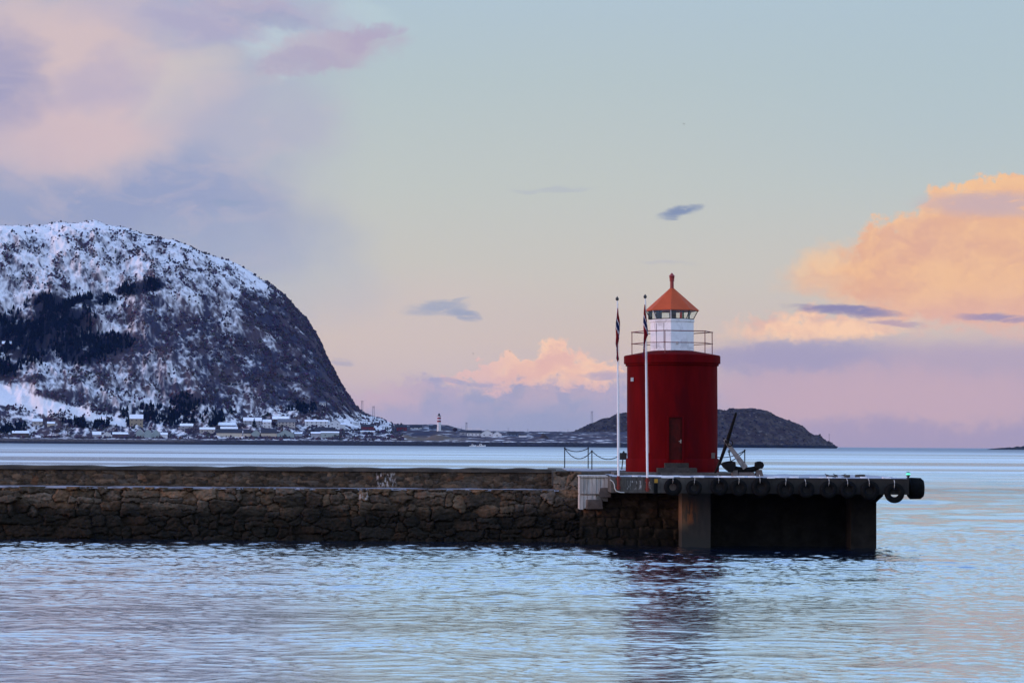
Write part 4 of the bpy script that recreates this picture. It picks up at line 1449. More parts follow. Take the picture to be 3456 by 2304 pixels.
# ------------------------------------------------------------------ masonry
def masonry(name, x0, x1, z0, z1, yfun, cw, ch, depth, seed, pal, parent, step=0.035, p=3.0, jit=0.35, weed=0.0, rowvar=0.25, mortar=0.75, shear=0.0, rag=1.0, wsd=0.42, stains=()):
    """wall face relief of individual stones on an (x, z) grid; yfun(x, z) gives the wall plane"""
    r = np.random.default_rng(seed)
    seeds = []
    z = z0 - ch * 0.3
    while z < z1 + ch * 0.4:
        hgt = ch * (1 + rowvar * r.uniform(-1, 1))
        x = x0 - cw * r.random()
        while x < x1 + cw:
            w = cw * math.exp(r.normal(0, wsd))
            seeds.append((x + w / 2, z + hgt / 2 + jit * hgt * r.uniform(-1, 1), w, hgt))
            if r.random() < jit * 0.5 and hgt > 0.2:
                seeds[-1] = (x + w / 2, z + hgt * 0.25, w, hgt * 0.5)
                seeds.append((x + w / 2 + 0.05, z + hgt * 0.78, w, hgt * 0.5))
            x += w
        z += hgt
    S = np.array(seeds)
    nx, nz = int((x1 - x0) / step) + 1, int((z1 - z0) / step) + 1
    xs, zs = np.linspace(x0, x1, nx), np.linspace(z0, z1, nz)
    X, Zz = np.meshgrid(xs, zs, indexing='ij')
    wX = X + shear * (Zz - z0) + rag * 0.16 * cw * fbm(X / cw * 1.4, Zz / ch, 4, seed + 1, 0.6)
    wZ = Zz + rag * 0.32 * ch * fbm(X / cw, Zz / ch * 1.2, 4, seed + 2, 0.6)
    F1 = np.full(X.shape, 9e9)
    F2 = np.full(X.shape, 9e9)
    ID = np.zeros(X.shape, int)
    for k, (sx, sz, w, h_) in enumerate(S):
        i0, i1 = np.searchsorted(xs, [sx - 1.5 * w - cw, sx + 1.5 * w + cw])
        j0, j1 = np.searchsorted(zs, [sz - 2.2 * ch, sz + 2.2 * ch])
        if i1 <= i0 or j1 <= j0:
            continue
        d = ((np.abs(wX[i0:i1, j0:j1] - sx) / (w * 0.5)) ** p + (np.abs(wZ[i0:i1, j0:j1] - sz) / (h_ * 0.5)) ** p) ** (1 / p)
        f1, f2, idd = F1[i0:i1, j0:j1], F2[i0:i1, j0:j1], ID[i0:i1, j0:j1]
        nw = d < f1
        f2[...] = np.where(nw, f1, np.minimum(f2, d))
        idd[...] = np.where(nw, k, idd)
        f1[...] = np.where(nw, d, f1)
    gap = np.clip(F2 - F1, 0, 1)
    per = r.uniform(-1, 1, len(S))
    tilt = r.normal(0, 0.12, (len(S), 2))
    bulge = sstep(0.0, 0.28, gap) * (0.75 + 0.25 * sstep(0.2, 0.9, gap))
    out = depth * bulge + 0.35 * depth * per[ID] * sstep(0.0, 0.2, gap) + 0.30 * depth * fbm(X * 5, Zz * 7, 4, seed + 5, 0.6)
    out += ((X - S[ID, 0]) * tilt[ID, 0] + (Zz - S[ID, 1]) * tilt[ID, 1]) * sstep(0, 0.2, gap) * min(1.0, depth / 0.08)
    Yv = yfun(X, Zz) - out
    pal = np.array(pal) * np.array([1.30, 1.15, 1.00])
    base = pal[r.integers(0, len(pal), len(S))] * r.uniform(0.5, 1.25, (len(S), 1))
    c = base[ID]
    c = c * (1 + 0.35 * fbm(X * 3.0, Zz * 5.0, 4, seed + 8)[..., None])
    c = c * (1 - mortar * (1 - sstep(0.01, 0.12, gap)) * sstep(-0.5, 0.3, fbm(X * 1.3, Zz * 1.7, 3, seed + 14)))[..., None]
    rust = sstep(0.55, 0.8, fbm(X * 1.1 + 5, Zz * 1.6, 3, seed + 9))[..., None]
    c = c * (1 - 0.5 * rust) + np.array([0.16, 0.07, 0.035]) * 0.5 * rust
    lich = sstep(0.52, 0.75, fbm(X * 0.9 + 31, Zz * 1.8, 4, seed + 12))[..., None]
    c = c * (1 - 0.35 * lich) + np.array([0.15, 0.125, 0.105]) * 0.35 * lich
    for (qx, qz, qr, qh) in stains:      # white lime runs
        w_ = sstep(1.15, 0.75, np.maximum(np.abs(X - qx) / qr, np.abs(Zz - qz) / qh)) * sstep(0.0, 0.35, fbm(X * 9.0, Zz * 3.0, 4, seed + 20))
        c = c * (1 - 0.9 * w_[..., None]) + np.array([0.42, 0.38, 0.37]) * 0.9 * w_[..., None]
    if weed > 0:
        wl = sstep(weed + 0.75, weed - 0.35, Zz + 0.35 * fbm(X * 0.6, Zz * 0.8, 4, seed + 10))[..., None]
        c = c * (1 - 0.9 * wl) + np.array([0.007, 0.007, 0.006]) * 0.9 * wl
    o = np_mesh(name, np.stack([X, Yv, Zz], -1).reshape(-1, 3), grid_quads(nx, nz)[:, ::-1], M_stone, parent, True, np.clip(c, 0.003, 1).reshape(-1, 3))
    return o


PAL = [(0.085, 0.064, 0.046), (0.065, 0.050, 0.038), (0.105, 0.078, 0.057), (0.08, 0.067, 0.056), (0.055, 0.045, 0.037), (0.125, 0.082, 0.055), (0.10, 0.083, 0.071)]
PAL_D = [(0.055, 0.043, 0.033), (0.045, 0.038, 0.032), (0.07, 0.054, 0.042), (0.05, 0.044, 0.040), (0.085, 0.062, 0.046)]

ZL = 2.40      # ledge height
XE = PD(1272, 1100, 106.6).x
XW = PD(1332, 1100, 104.6).x
wall = empty('sea_wall', "long dark rubble stone sea wall with a ledge and a low parapet", 'sea wall', (0, 105, 0))
wall.location = (0, 0, 0)
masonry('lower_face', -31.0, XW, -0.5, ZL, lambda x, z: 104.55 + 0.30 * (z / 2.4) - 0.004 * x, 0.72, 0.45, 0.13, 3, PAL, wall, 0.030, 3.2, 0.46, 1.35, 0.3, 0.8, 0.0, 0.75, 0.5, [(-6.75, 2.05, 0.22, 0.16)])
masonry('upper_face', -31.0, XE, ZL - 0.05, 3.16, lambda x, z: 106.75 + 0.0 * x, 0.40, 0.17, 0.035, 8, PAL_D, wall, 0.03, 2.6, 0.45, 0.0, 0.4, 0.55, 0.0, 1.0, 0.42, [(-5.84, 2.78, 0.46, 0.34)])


def rough_slab(name, x0, x1, y0, y1, z0, z1, m_, parent, step=0.35, amp=0.03, seed=1):
    """a long slab whose top edge runs a little uneven"""
    n = max(2, int((x1 - x0) / step))
    xs = np.linspace(x0, x1, n)
    dzz = amp * fbm(xs / 2.2, xs * 0 + seed, 4, seed)
    dyy = amp * fbm(xs / 1.1, xs * 0 + seed + 5, 3, seed + 3)
    ring = [np.stack([xs, np.full(n, y0) + dyy, np.full(n, z0)], -1), np.stack([xs, np.full(n, y0) + dyy, z1 - 0.03 + dzz], -1),
            np.stack([xs, np.full(n, y0 + 0.04) + dyy, z1 + dzz], -1), np.stack([xs, np.full(n, y1), z1 + dzz], -1), np.stack([xs, np.full(n, y1), np.full(n, z0)], -1)]
    Vv = np.stack(ring, 1).reshape(-1, 3)
    q_ = []
    for i in range(n - 1):
        for j in range(5):
            a, b = i * 5 + j, i * 5 + (j + 1) % 5
            q_.append((a, b, b + 5, a + 5))
    o = np_mesh(name, Vv, np.array(q_)[:, ::-1], m_, parent, False)
    bm = bmesh.new()
    bm.from_mesh(o.data)
    bm.verts.ensure_lookup_table()
    bm.faces.new([bm.verts[j] for j in range(5)])
    bm.faces.new([bm.verts[(n - 1) * 5 + j] for j in range(4, -1, -1)])
    bmesh.ops.recalc_face_normals(bm, faces=bm.faces)
    bm.to_mesh(o.data)
    bm.free()
    return o


M_cope = mat("coping_stone", (0.045, 0.038, 0.032), 0.9, 0.5, 1.3, 0.015, 8.0, dirt=(0.085, 0.066, 0.05), dscale=1.6, stretch=(0.5, 1, 2))
rough_slab('coping', -31.0, XE + 0.1, 106.62, 108.3, 3.16, 3.34, M_cope, wall, 0.3, 0.05, 4)
mb = MB()
mb.box(-31, XE, 106.8, 108.2, ZL - 0.1, 3.15)
mb.box(-31, XW, 104.95, 108.4, -0.6, ZL - 0.06)
mb.build('core', M_cope, wall)
rough_slab('ledge_snow', -31.0, XE + 0.2, 104.80, 106.85, ZL - 0.08, ZL + 0.0, M_ledge, wall, 0.2, 0.032, 9)


def boulder(mb_, c, s, seed):
    r = np.random.default_rng(seed)
    pts = []
    for a in (-1, 1):
        for b in (-1, 1):
            for d in (-1, 1):
                for k in range(2):
                    pts.append((c[0] + s[0] / 2 * (a + r.uniform(-0.25, 0.12) * a), c[1] + s[1] / 2 * (b + r.uniform(-0.25, 0.12) * b), c[2] + s[2] / 2 * (d + r.uniform(-0.25, 0.1) * d)))
    tmp = bmesh.new()
    vs = [tmp.verts.new(p_) for p_ in pts]
    hull = bmesh.ops.convex_hull(tmp, input=vs)
    bmesh.ops.delete(tmp, geom=[v for v in tmp.verts if not v.link_faces], context='VERTS')
    me = bpy.data.meshes.new('t')
    tmp.to_mesh(me)
    tmp.free()
    mb_.bm.from_mesh(me)
    bpy.data.meshes.remove(me)


M_block = mat("broken_granite", (0.115, 0.095, 0.08), 0.85, 0.4, 2.6, 0.02, 9.0, dirt=(0.055, 0.046, 0.04), dscale=1.8)
M_block2 = mat("rusty_granite", (0.085, 0.062, 0.05), 0.85, 0.4, 2.6, 0.02, 9.0, dirt=(0.065, 0.05, 0.04), dscale=1.8)
masonry('end_blocks', XE - 0.03, XW + 0.1, ZL - 0.12, 3.22, lambda x, z: 105.95 - 0.45 * sstep(3.0, 2.3, z), 0.52, 0.46, 0.11, 27,
        [(0.085, 0.066, 0.052), (0.07, 0.06, 0.052), (0.11, 0.075, 0.054), (0.10, 0.086, 0.076)], wall, 0.028, 3.2, 0.35, 0.0, 0.3, 0.6, -0.42)
mb = MB()
mb.box(XE - 0.02, XW + 0.1, 106.0, 108.3, ZL - 0.3, 3.20)
mb.build('end_core', M_cope, wall)

# quay ground and squared block wall below it
quay = empty('quay', "squared granite block quay between the sea wall and the lighthouse deck", 'quay', (0, 0, 0))
XP = PD(1568, 1200, 100.6).x
masonry('block_face', XW - 0.05, XP + 0.2, -0.5, 2.62, lambda x, z: 102.75 + 0.12 * z - 0.06 * (x - XW), 0.78, 0.44, 0.075, 14, [(0.062, 0.051, 0.041), (0.05, 0.043, 0.037), (0.072, 0.056, 0.043), (0.058, 0.051, 0.046)], quay, 0.03, 5.0, 0.07, 0.95, 0.12, 0.6, 0.0, 0.45, 0.34)
mb = MB()
xq0, xq1 = PD(1276, 1075, 112).x, PD(1430, 1080, 106).x
mb.box(XW, XP + 2.0, 103.4, 110.0, -0.6, 2.55)
mb.build('core', M_concrete_dark, quay)
rough_slab('ground', XE - 0.1, 6.2, 106.3, 118.6, 2.56, 3.27, M_concrete, quay, 0.4, 0.03, 12)
rough_slab('ground_snow', XE + 0.6, 6.0, 106.6, 116.0, 3.25, 3.285, M_slush, quay, 0.4, 0.012, 15)

# pale cast concrete block
cb = empty('concrete_block', "pale board marked concrete block set in the quay's corner", 'concrete block')
xa, xb_ = PD(1331, 1100, 102.3).x, PD(1398, 1100, 102.3).x
mb = MB()
nb = 7
for i in range(nb):
    w = (xb_ - xa) / nb
    mb.box(xa + i * w + 0.006, xa + (i + 1) * w - 0.006, 102.22 + 0.015 * (i % 3), 104.6, 2.28, 3.02)
for i in range(4):
    w = (xb_ - xa) / nb
    mb.box(xa + i * w + 0.006, xa + (i + 1) * w - 0.006, 102.27 + 0.015 * (i % 2), 104.6, 1.58 + 0.05 * i, 2.22)
mb.box(xa + 0.03, xb_ - 0.03, 102.45, 104.58, 2.3, 3.0)
mb.box(xa + 0.03, xb_ - 0.35, 102.42, 104.58, 1.78, 2.3)
mb.box(xa + 0.3, xb_ - 0.03, 102.46, 104.58, 1.95, 2.32)
mb.build('block', M_pale, cb)
mb = MB()
mb.box(xa - 0.02, xb_ + 0.30, 102.16, 104.7, 3.03, 3.10)
mb.build('top_slab', M_pale, cb)
mb = MB()
for k, (x, y, w, h) in enumerate([(1390, 1131, 28, 22), (1364, 1157, 38, 22)]):
    boulder(mb, PD(x, y, 102.25), (w * 0.0196, 0.6, h * 0.0196), 70 + k)
mb.build('corner_stone', M_block2, cb)

# ------------------------------------------------------------------ lighthouse deck
ZD = 3.10
YF = 98.6
xl, xr = PD(1404, 1096, YF).x, PD(2088, 1098, YF).x
deck = empty('lighthouse_deck', "dark concrete pier deck on pillars under the red lighthouse", 'pier deck')
mb = MB()
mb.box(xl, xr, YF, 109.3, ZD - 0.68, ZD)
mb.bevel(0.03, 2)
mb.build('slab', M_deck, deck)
xp0, xp1, xp2, xp3 = PD(1566, 1250, 100.5).x, PD(1632, 1250, 100.5).x, PD(1955, 1250, 100.5).x, PD(2013, 1255, 100.5).x
for a, b, nm in ((xp0, xp1, 'pillar'), (xp2, xp3, 'pillar')):
    mb = MB()
    mb.box(a, b, 100.5, 106.0, -0.8, ZD - 0.685)
    mb.bevel(0.05, 2)
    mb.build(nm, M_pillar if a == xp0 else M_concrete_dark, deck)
mb = MB()
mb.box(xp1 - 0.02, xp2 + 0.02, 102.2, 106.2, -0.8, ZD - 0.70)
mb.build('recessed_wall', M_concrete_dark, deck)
# corbel under the right overhang
mb = MB()
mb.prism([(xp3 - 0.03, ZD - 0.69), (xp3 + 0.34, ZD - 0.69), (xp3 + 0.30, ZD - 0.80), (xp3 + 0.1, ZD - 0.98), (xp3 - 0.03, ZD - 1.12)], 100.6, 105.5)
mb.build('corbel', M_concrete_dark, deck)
# trodden snow on the deck
nsx, nsy = 160, 40
xs_, ys_ = np.linspace(xl + 0.05, xr - 0.05, nsx), np.linspace(YF + 0.03, 109.2, nsy)
XS, YS = np.meshgrid(xs_, ys_, indexing='ij')
ZS = ZD + 0.012 + 0.035 * np.clip(fbm(XS / 0.9, YS / 0.9, 4, 44) + 0.35, 0, 1) * sstep(0, 0.3, YS - YF)
np_mesh('snow_cover', np.stack([XS, YS, ZS], -1).reshape(-1, 3), grid_quads(nsx, nsy)[:, ::-1], M_slush, deck)
for k in range(34):
    x = random.uniform(xl + 1.0, xr - 0.6)
    mb = MB()
    boulder(mb, (x, YF + random.uniform(0.03, 0.35), ZD + 0.02), (random.uniform(0.15, 0.55), 0.2, random.uniform(0.05, 0.12)), 100 + k)
    mb.build('snow_lump', M_snow, deck)
# plinth slab the tower stands on
mb = MB()
AX = PD(1544.3, 1083, 106.0).x
mb.box(AX - 2.85, AX + 2.75, 102.9, 109.0, ZD + 0.015, 3.25)
mb.bevel(0.03, 2)
mb.build('plinth', M_concrete, deck)

# tyres hung along the deck as fenders
tyre0 = None
TY = [(1545.6, 1118, 20.5), (1594, 1120, 18), (1651.8, 1117, 20.5), (1696.8, 1120, 19), (1747.8, 1118, 22), (1804, 1123, 20), (1852, 1124, 19), (1903, 1124, 20), (1948, 1124, 20), (1998, 1126, 22), (2054.4, 1131.7, 23)]
names_t = ["rightmost"]
tlab = ["black tyre fender nearest the flagpoles, first along the deck front", "black tyre fender second from the flagpoles, under the lighthouse door steps",
        "black tyre fender hung below the red tower's right side", "black tyre fender hung left of the anchor blocks' edge", "large black tyre fender hung right below the anchor's right fluke",
        "black tyre fender next right after the large one below the anchor", "seventh black tyre fender along the deck from the flagpoles", "eighth black tyre fender along the deck, mid right half",
        "ninth black tyre fender, above the deck's dark right pillar's left side", "black tyre fender above the outer edge of the right pillar", "black tyre hanging clear below the deck near its right end"]
tmesh = {}
for i, (x, y, r_) in enumerate(TY):
    c = PD(x, y, YF - 0.16)
    R = r_ / 5227 * YF
    root = empty('tyre_fender', tlab[i], 'tyre', c, 'tyres hung along the deck front')
    k = 1
    if not tmesh:
        mb = MB()
        mb.torus((0, 0, 0), 0.70, 0.30, 'Y', 40, 14, 0.62)
        o = mb.build('tyre', M_rubber, root, True)
        tmesh['t'] = o
        mb = MB()
        for q_ in range(40):
            a = 2 * math.pi * q_ / 40
            mb.tube([(0.985 * math.cos(a), -0.13, 0.985 * math.sin(a)), (0.985 * math.cos(a + 0.05), 0.13, 0.985 * math.sin(a + 0.05))], 0.03, 4)
        o2 = mb.build('tread', M_rubber, root)
        tmesh['r'] = o2
        mb = MB()
        mb.tube([(-0.03, -0.05, 0.42), (-0.02, -0.28, 0.72), (0.0, -0.16, 1.05), (0.0, 0.12, 1.28)], 0.03, 6)
        o3 = mb.build('hanging_rope', M_rope, root)
        tmesh['c'] = o3
    else:
        for k_ in ('t', 'r', 'c'):
            o = tmesh[k_].copy()
            COL.objects.link(o)
            o.parent = root
    root.scale = (R, R, R)
    root.rotation_euler = (0, R_(random.uniform(-8, 8)), R_(random.uniform(-6, 6)))
c = PD(2103, 1121, 99.4)
endt = empty('corner_tyre', "wide black tyre fender mounted on the deck's right end", 'tyre', c)
mb = MB()
mb.lathe([(0.22, -0.33), (0.36, -0.35), (0.44, -0.28), (0.455, 0.0), (0.43, 0.24), (0.36, 0.33), (0.22, 0.32), (0.20, 0.0), (0.22, -0.33)], 40, cap=False)
o = mb.build('tyre', M_rubber, endt, True)
o.rotation_euler = (0, R_(90), 0)
mb = MB()
for q_ in range(44):
    a = 2 * math.pi * q_ / 44
    mb.tube([(-0.25, 0.452 * math.cos(a), 0.452 * math.sin(a)), (0.22, 0.44 * math.cos(a + 0.06), 0.44 * math.sin(a + 0.06))], 0.018, 4)
mb.build('tread', M_rubber, endt)

# things on the deck's outer end
M_grn = mat("dark_green_post", (0.02, 0.03, 0.028), 0.6, 0.3, 8.0)
gl = empty('harbour_light', "small post lamp glowing green at the deck's right end", 'lamp', PD(2086, 1099, 100.0))
mb = MB()
mb.lathe([(0.13, -0.05), (0.13, 0.03), (0.05, 0.05), (0.05, 0.10), (0.085, 0.11), (0.085, 0.17)], 14)
mb.build('post', M_dark, gl)
mb = MB()
mb.lathe([(0.085, 0.172), (0.095, 0.20), (0.09, 0.235), (0.05, 0.25)], 14)
mb.build('lit_lens', M_greenlight, gl)
mb = MB()
mb.lathe([(0.10, 0.252), (0.085, 0.28), (0.02, 0.30)], 14)
mb.build('cap', M_dark, gl)
for k, (x, w, h, lb) in enumerate([(1976, 24, 11, "largest dark stone heap on the deck, nearest the green lamp"), (1944, 13, 8, "small dark stone lump left of the largest heap on the deck"), (1912, 26, 6, "flat dark stone lump on the deck right of the small birds")]):
    mb = MB()
    s = 101.0 / 5227
    for q_ in range(6):
        boulder(mb, ((random.uniform(-0.5, 0.5)) * w * s * 0.6, random.uniform(-0.15, 0.15), h * s * random.uniform(0.1, 0.35)), (w * s * 0.5, 0.3, h * s * 0.8), 200 + 10 * k + q_)
    o = mb.build('stone_heap', M_cope)
    o.location = PD(x, 1099, 101.0)
    o.location.z = ZD + 0.02
    tag(o, lb, 'stones')


def deck_bird(x, lb, fl):
    b = PD(x, 1097, 101.2)
    b.z = ZD + 0.03
    mb = MB()
    f = fl
    mb.tube([(-0.17 * f, 0, 0.11), (-0.10 * f, 0, 0.12), (0.0, 0, 0.125), (0.07 * f, 0, 0.145), (0.10 * f, 0, 0.19), (0.125 * f, 0, 0.205), (0.155 * f, 0, 0.20), (0.20 * f, 0, 0.195)],
            [0.008, 0.03, 0.052, 0.046, 0.028, 0.03, 0.02, 0.004], 9)
    mb.tube([(0.0, 0.015, 0.09), (0.01 * f, 0.02, 0.0)], 0.006, 5)
    mb.tube([(0.02 * f, -0.015, 0.09), (0.03 * f, -0.02, 0.0)], 0.006, 5)
    o = mb.build('small_shore_bird', cm('dark_plumage', (0.03, 0.028, 0.03)), None, True)
    o.location = b
    o.scale = (0.62, 0.62, 0.62)
    tag(o, lb, 'bird', 'shore birds on the deck')


deck_bird(1900, "leftmost of three small dark birds standing on the snowy deck", -1)
deck_bird(1919, "middle one of three small dark birds standing on the snowy deck", -1)
deck_bird(1937, "rightmost of three small dark birds standing on the snowy deck", 1)

# yellow marker and pale mooring rope on the deck face
c = PD(1507, 1105, YF - 0.03)
ym = empty('edge_marker', "small yellow plate over a dark slot on the deck face", 'marker', c)
mb = MB()
mb.box(-0.075, 0.075, 0, 0.028, -0.06, 0.10)
mb.build('plate', M_yellow, ym)
mb = MB()
mb.box(-0.09, 0.07, 0.0, 0.028, -0.52, -0.08)
mb.build('slot', M_rubber, ym)
mb = MB()
rp = [PD(1401, 1101, YF - 0.1), PD(1407, 1105, YF - 0.1), PD(1411, 1112, YF - 0.1), PD(1412, 1121, YF - 0.1), PD(1415, 1127, YF - 0.1), PD(1424, 1130, YF - 0.08), PD(1434, 1130.5, YF - 0.05)]
mb.tube(rp, 0.022, 8)
o = mb.build('mooring_rope', M_rope, None, True)
tag(o, "pale mooring rope looped down the deck's left corner", 'rope')


# ------------------------------------------------------------------ flagpoles with limp pennants
def pennant_mat():
    m_, q, bs = new_mat("pennant_cloth")
    at = q.n('ShaderNodeAttribute')
    at.attribute_name = 'col'
    q.put(bs.inputs['Base Color'], at.outputs['Color'])
    bs.inputs['Roughness'].default_value = 0.9
    bs.inputs['Specular IOR Level'].default_value = 0.1
    return m_


M_flag = pennant_mat()


def flagpole(xb, yb, xt, yt, yl0, prof, label, flab, seed):
    b = PD(xb, yb, YF - 0.10)
    t = PD(xt, yt, YF - 0.10)
    root = empty('flagpole', label, 'flagpole', b, 'flagpoles at the deck edge')
    d = t - b
    mb = MB()
    mb.tube([d * q_ for q_ in (-0.02, 0.25, 0.5, 0.75, 1.0)], [0.050, 0.046, 0.040, 0.032, 0.024], 12)
    mb.build('pole', M_polewhite, root, True)
    mb = MB()
    mb.lathe([(0.01, -0.01), (0.05, 0.0), (0.075, 0.05), (0.07, 0.10), (0.02, 0.16), (0.005, 0.19)], 14, center=d)
    mb.build('finial', M_dark, root, True)
    mb = MB()
    mb.tube([Vector((0, 0, -0.56)), Vector((0, 0, 0.03))], 0.062, 12)
    mb.box(-0.10, 0.10, 0.0, 0.098, -0.50, -0.42)
    mb.box(-0.10, 0.10, 0.0, 0.098, -0.14, -0.06)
    mb.build('bracket', M_rust, root)
    mb = MB()
    hal = [d * 0.985 + Vector((0.045, -0.05, 0)), d * 0.6 + Vector((0.06, -0.06, 0)), d * 0.14 + Vector((0.07, -0.06, 0))]
    mb.tube(hal, 0.006, 5)
    mb.build('halyard', M_rope, root)
    # pennant: a hanging, folded strip; columns across the folds, rows down
    y0 = yl0
    n_r, n_c = 90, 17
    rws = np.linspace(0, 1, n_r)
    V, C = [], []
    sc_ = YF / 5227.0
    ys, cx_, wd_ = zip(*prof)
    top = PD(xt, y0, YF - 0.10)
    for i, q_ in enumerate(rws):
        yD = ys[0] + q_ * (ys[-1] - ys[0])
        off = np.interp(yD, ys, cx_) * sc_
        hw = np.interp(yD, ys, wd_) * sc_ / 2
        for j in range(n_c):
            u = j / (n_c - 1) * 2 - 1
            fold = math.sin(u * 8.5 + q_ * 5 + seed) * 0.045 * min(1, hw / 0.05)
            x = off + hw * u * (1 + 0.12 * math.sin(u * 7 + q_ * 9))
            V.append((x, -0.075 + fold - 0.03 * (1 - abs(u)), -(yD - ys[0]) * sc_ + 0.02 * math.sin(u * 5 + seed)))
            dq = (yD - ys[0]) * sc_ - 0.22 * u          # stripes run on the slant of the hanging folds
            L = (ys[-1] - ys[0]) * sc_
            f = dq / L
            red, blu, wht = (0.20, 0.010, 0.020), (0.012, 0.018, 0.085), (0.55, 0.52, 0.56)
            if f < 0.24: cc = red
            elif f < 0.29: cc = wht
            elif f < 0.41: cc = blu
            elif f < 0.46: cc = wht
            elif f < 0.72: cc = red
            elif f < 0.80: cc = blu if u < 0.1 else red
            elif f < 0.83: cc = wht if u < 0.0 else red
            else: cc = red if u > -0.5 else blu
            C.append(cc)
    fo = np_mesh('pennant', np.array(V), grid_quads(n_r, n_c), M_flag, None, True, np.array(C))
    sol = fo.modifiers.new('thick', 'SOLIDIFY')
    sol.thickness = 0.006
    fo.location = top
    tag(fo, flab, 'pennant', 'limp pennants on the flagpoles')


flagpole(1420.5, 1094, 1417.6, 690, 708, [(708, 1, 1.5), (722, 1.2, 4), (740, 2, 9), (757, 1.5, 10), (775, 1.0, 8), (790, -1, 5), (800, 0, 3), (815, 1, 3), (824, 1.5, 5.5), (830, 1, 1)],
         "left of the two thin white flagpoles beside the lighthouse", "limp red white and blue pennant hanging on the left flagpole", 0.4)
flagpole(1487, 1098, 1481.8, 685, 700, [(700, -1, 2), (715, -1.4, 4), (740, 0, 8), (758, 1.5, 10), (768, 2.5, 11), (776, 0, 7), (790, -2, 3), (808, -2.5, 3), (818, -2.5, 5), (826, -2.5, 1)],
         "right of the two thin white flagpoles, standing before the lighthouse", "limp red white and blue pennant hanging on the right flagpole", 1.7)

# ------------------------------------------------------------------ red lighthouse
MPX = 106.0 / 5227.0
base = PD(1544.3, 1083, 106.0)
base.z = 3.25
lh = empty('lighthouse', "squat red cylindrical lighthouse with white octagonal lantern room and orange red roof", 'lighthouse', base)
lh.rotation_euler = (0, R_(-0.35), 0)
YB = 1083.5
hz_ = lambda y: (YB - y) * MPX
mb = MB()
mb.lathe([(2.17, -0.15), (2.17, 0.0), (2.17, hz_(1056)), (2.13, hz_(1053)), (2.095, hz_(1053)), (2.105, hz_(960)), (2.10, hz_(842)), (2.17, hz_(841)), (2.17, hz_(836.5)),
          (2.245, hz_(836)), (2.245, hz_(819)), (2.20, hz_(817.5)), (1.0, hz_(806.5))], 96)
tower = mb.build('tower', M_red, lh, True)
AO = R_(-6.7)
RL = 1.01
mb = MB()
mb.lathe([(RL, hz_(808)), (RL, hz_(741)), (RL + 0.035, hz_(740)), (RL + 0.035, hz_(735)), (RL * 0.9, hz_(734.5))], 8, AO)
mb.build('lantern_room', M_white, lh)
# flared lantern glazing: eight panes, eight bars
z0g, z1g, r0g, r1g = hz_(734), hz_(715), RL * 0.985, RL * 1.19
for k in range(8):
    a0, a1 = AO + k * math.pi / 4, AO + (k + 1) * math.pi / 4
    pt = lambda a, r, z: Vector((r * math.sin(a), -r * math.cos(a), z))
    v = [pt(a0, r0g - 0.02, z0g), pt(a1, r0g - 0.02, z0g), pt(a1, r1g - 0.02, z1g), pt(a0, r1g - 0.02, z1g)]
    v2 = [q_ * 1.0 + Vector((math.sin((a0 + a1) / 2), -math.cos((a0 + a1) / 2), 0)) * 0.012 for q_ in v]
    mb = MB()
    mb.hexa(v + v2)
    mb.build('pane', M_glass, lh)
    mb = MB()
    mb.tube([pt(a0, r0g, z0g), pt(a0, r1g, z1g)], 0.022, 6)
    mb.build('glazing_bar', M_white if k in (0, 7) else M_dark, lh)
mb = MB()
mb.lathe([(r0g + 0.02, z0g - 0.01), (r0g + 0.02, z0g + 0.02), (r0g - 0.05, z0g + 0.02), (r0g - 0.05, z0g - 0.01)], 8, AO, cap=False)
mb.build('lower_ring', M_dark, lh)
# light apparatus seen through the glass
mb = MB()
mb.lathe([(0.10, z0g - 0.05), (0.13, z0g + 0.0), (0.15, z0g + 0.12), (0.15, z1g - 0.10), (0.10, z1g)], 16, center=(0.02, 0, 0))
mb.build('lens', M_lens, lh, True)


def strip(nm, m_, xa_, xb2, yy):
    mb = MB()
    xa_, xb2 = (xa_ - 1245) / 4.612 / K * MPX, (xb2 - 1245) / 4.612 / K * MPX
    mb.box(xa_, xb2, yy, yy + 0.02, z0g + 0.01, z1g)
    mb.build(nm, m_, lh)


strip('blind', M_lens, 985, 1078, -0.45)
strip('blind', M_lens, 1215, 1298, -0.5)
strip('red_sector_glass', M_glass_red, 1355, 1390, -0.5)
strip('green_sector_glass', M_glass_green, 1392, 1420, -0.5)
strip('blind', M_lens, 1500, 1530, 0.2)
strip('blind', M_lens, 880, 945, 0.3)
mb = MB()
mb.lathe([(1.0, hz_(714)), (1.262, hz_(715)), (1.262, hz_(713.4)), (0.095, hz_(662))], 8, AO)
roof = mb.build('roof', M_redroof, lh)
mb = MB()
mb.lathe([(0.09, hz_(664)), (0.085, hz_(646)), (0.115, hz_(645)), (0.115, hz_(643.5)), (0.10, hz_(643)), (0.125, hz_(637)), (0.105, hz_(635.5)), (0.155, hz_(634.8)), (0.012, hz_(626.5))], 20)
mb.build('vent_finial', M_rust if False else mat("finial_red_paint", (0.24, 0.03, 0.025), 0.55, 0.15, 4.0), roof, True)
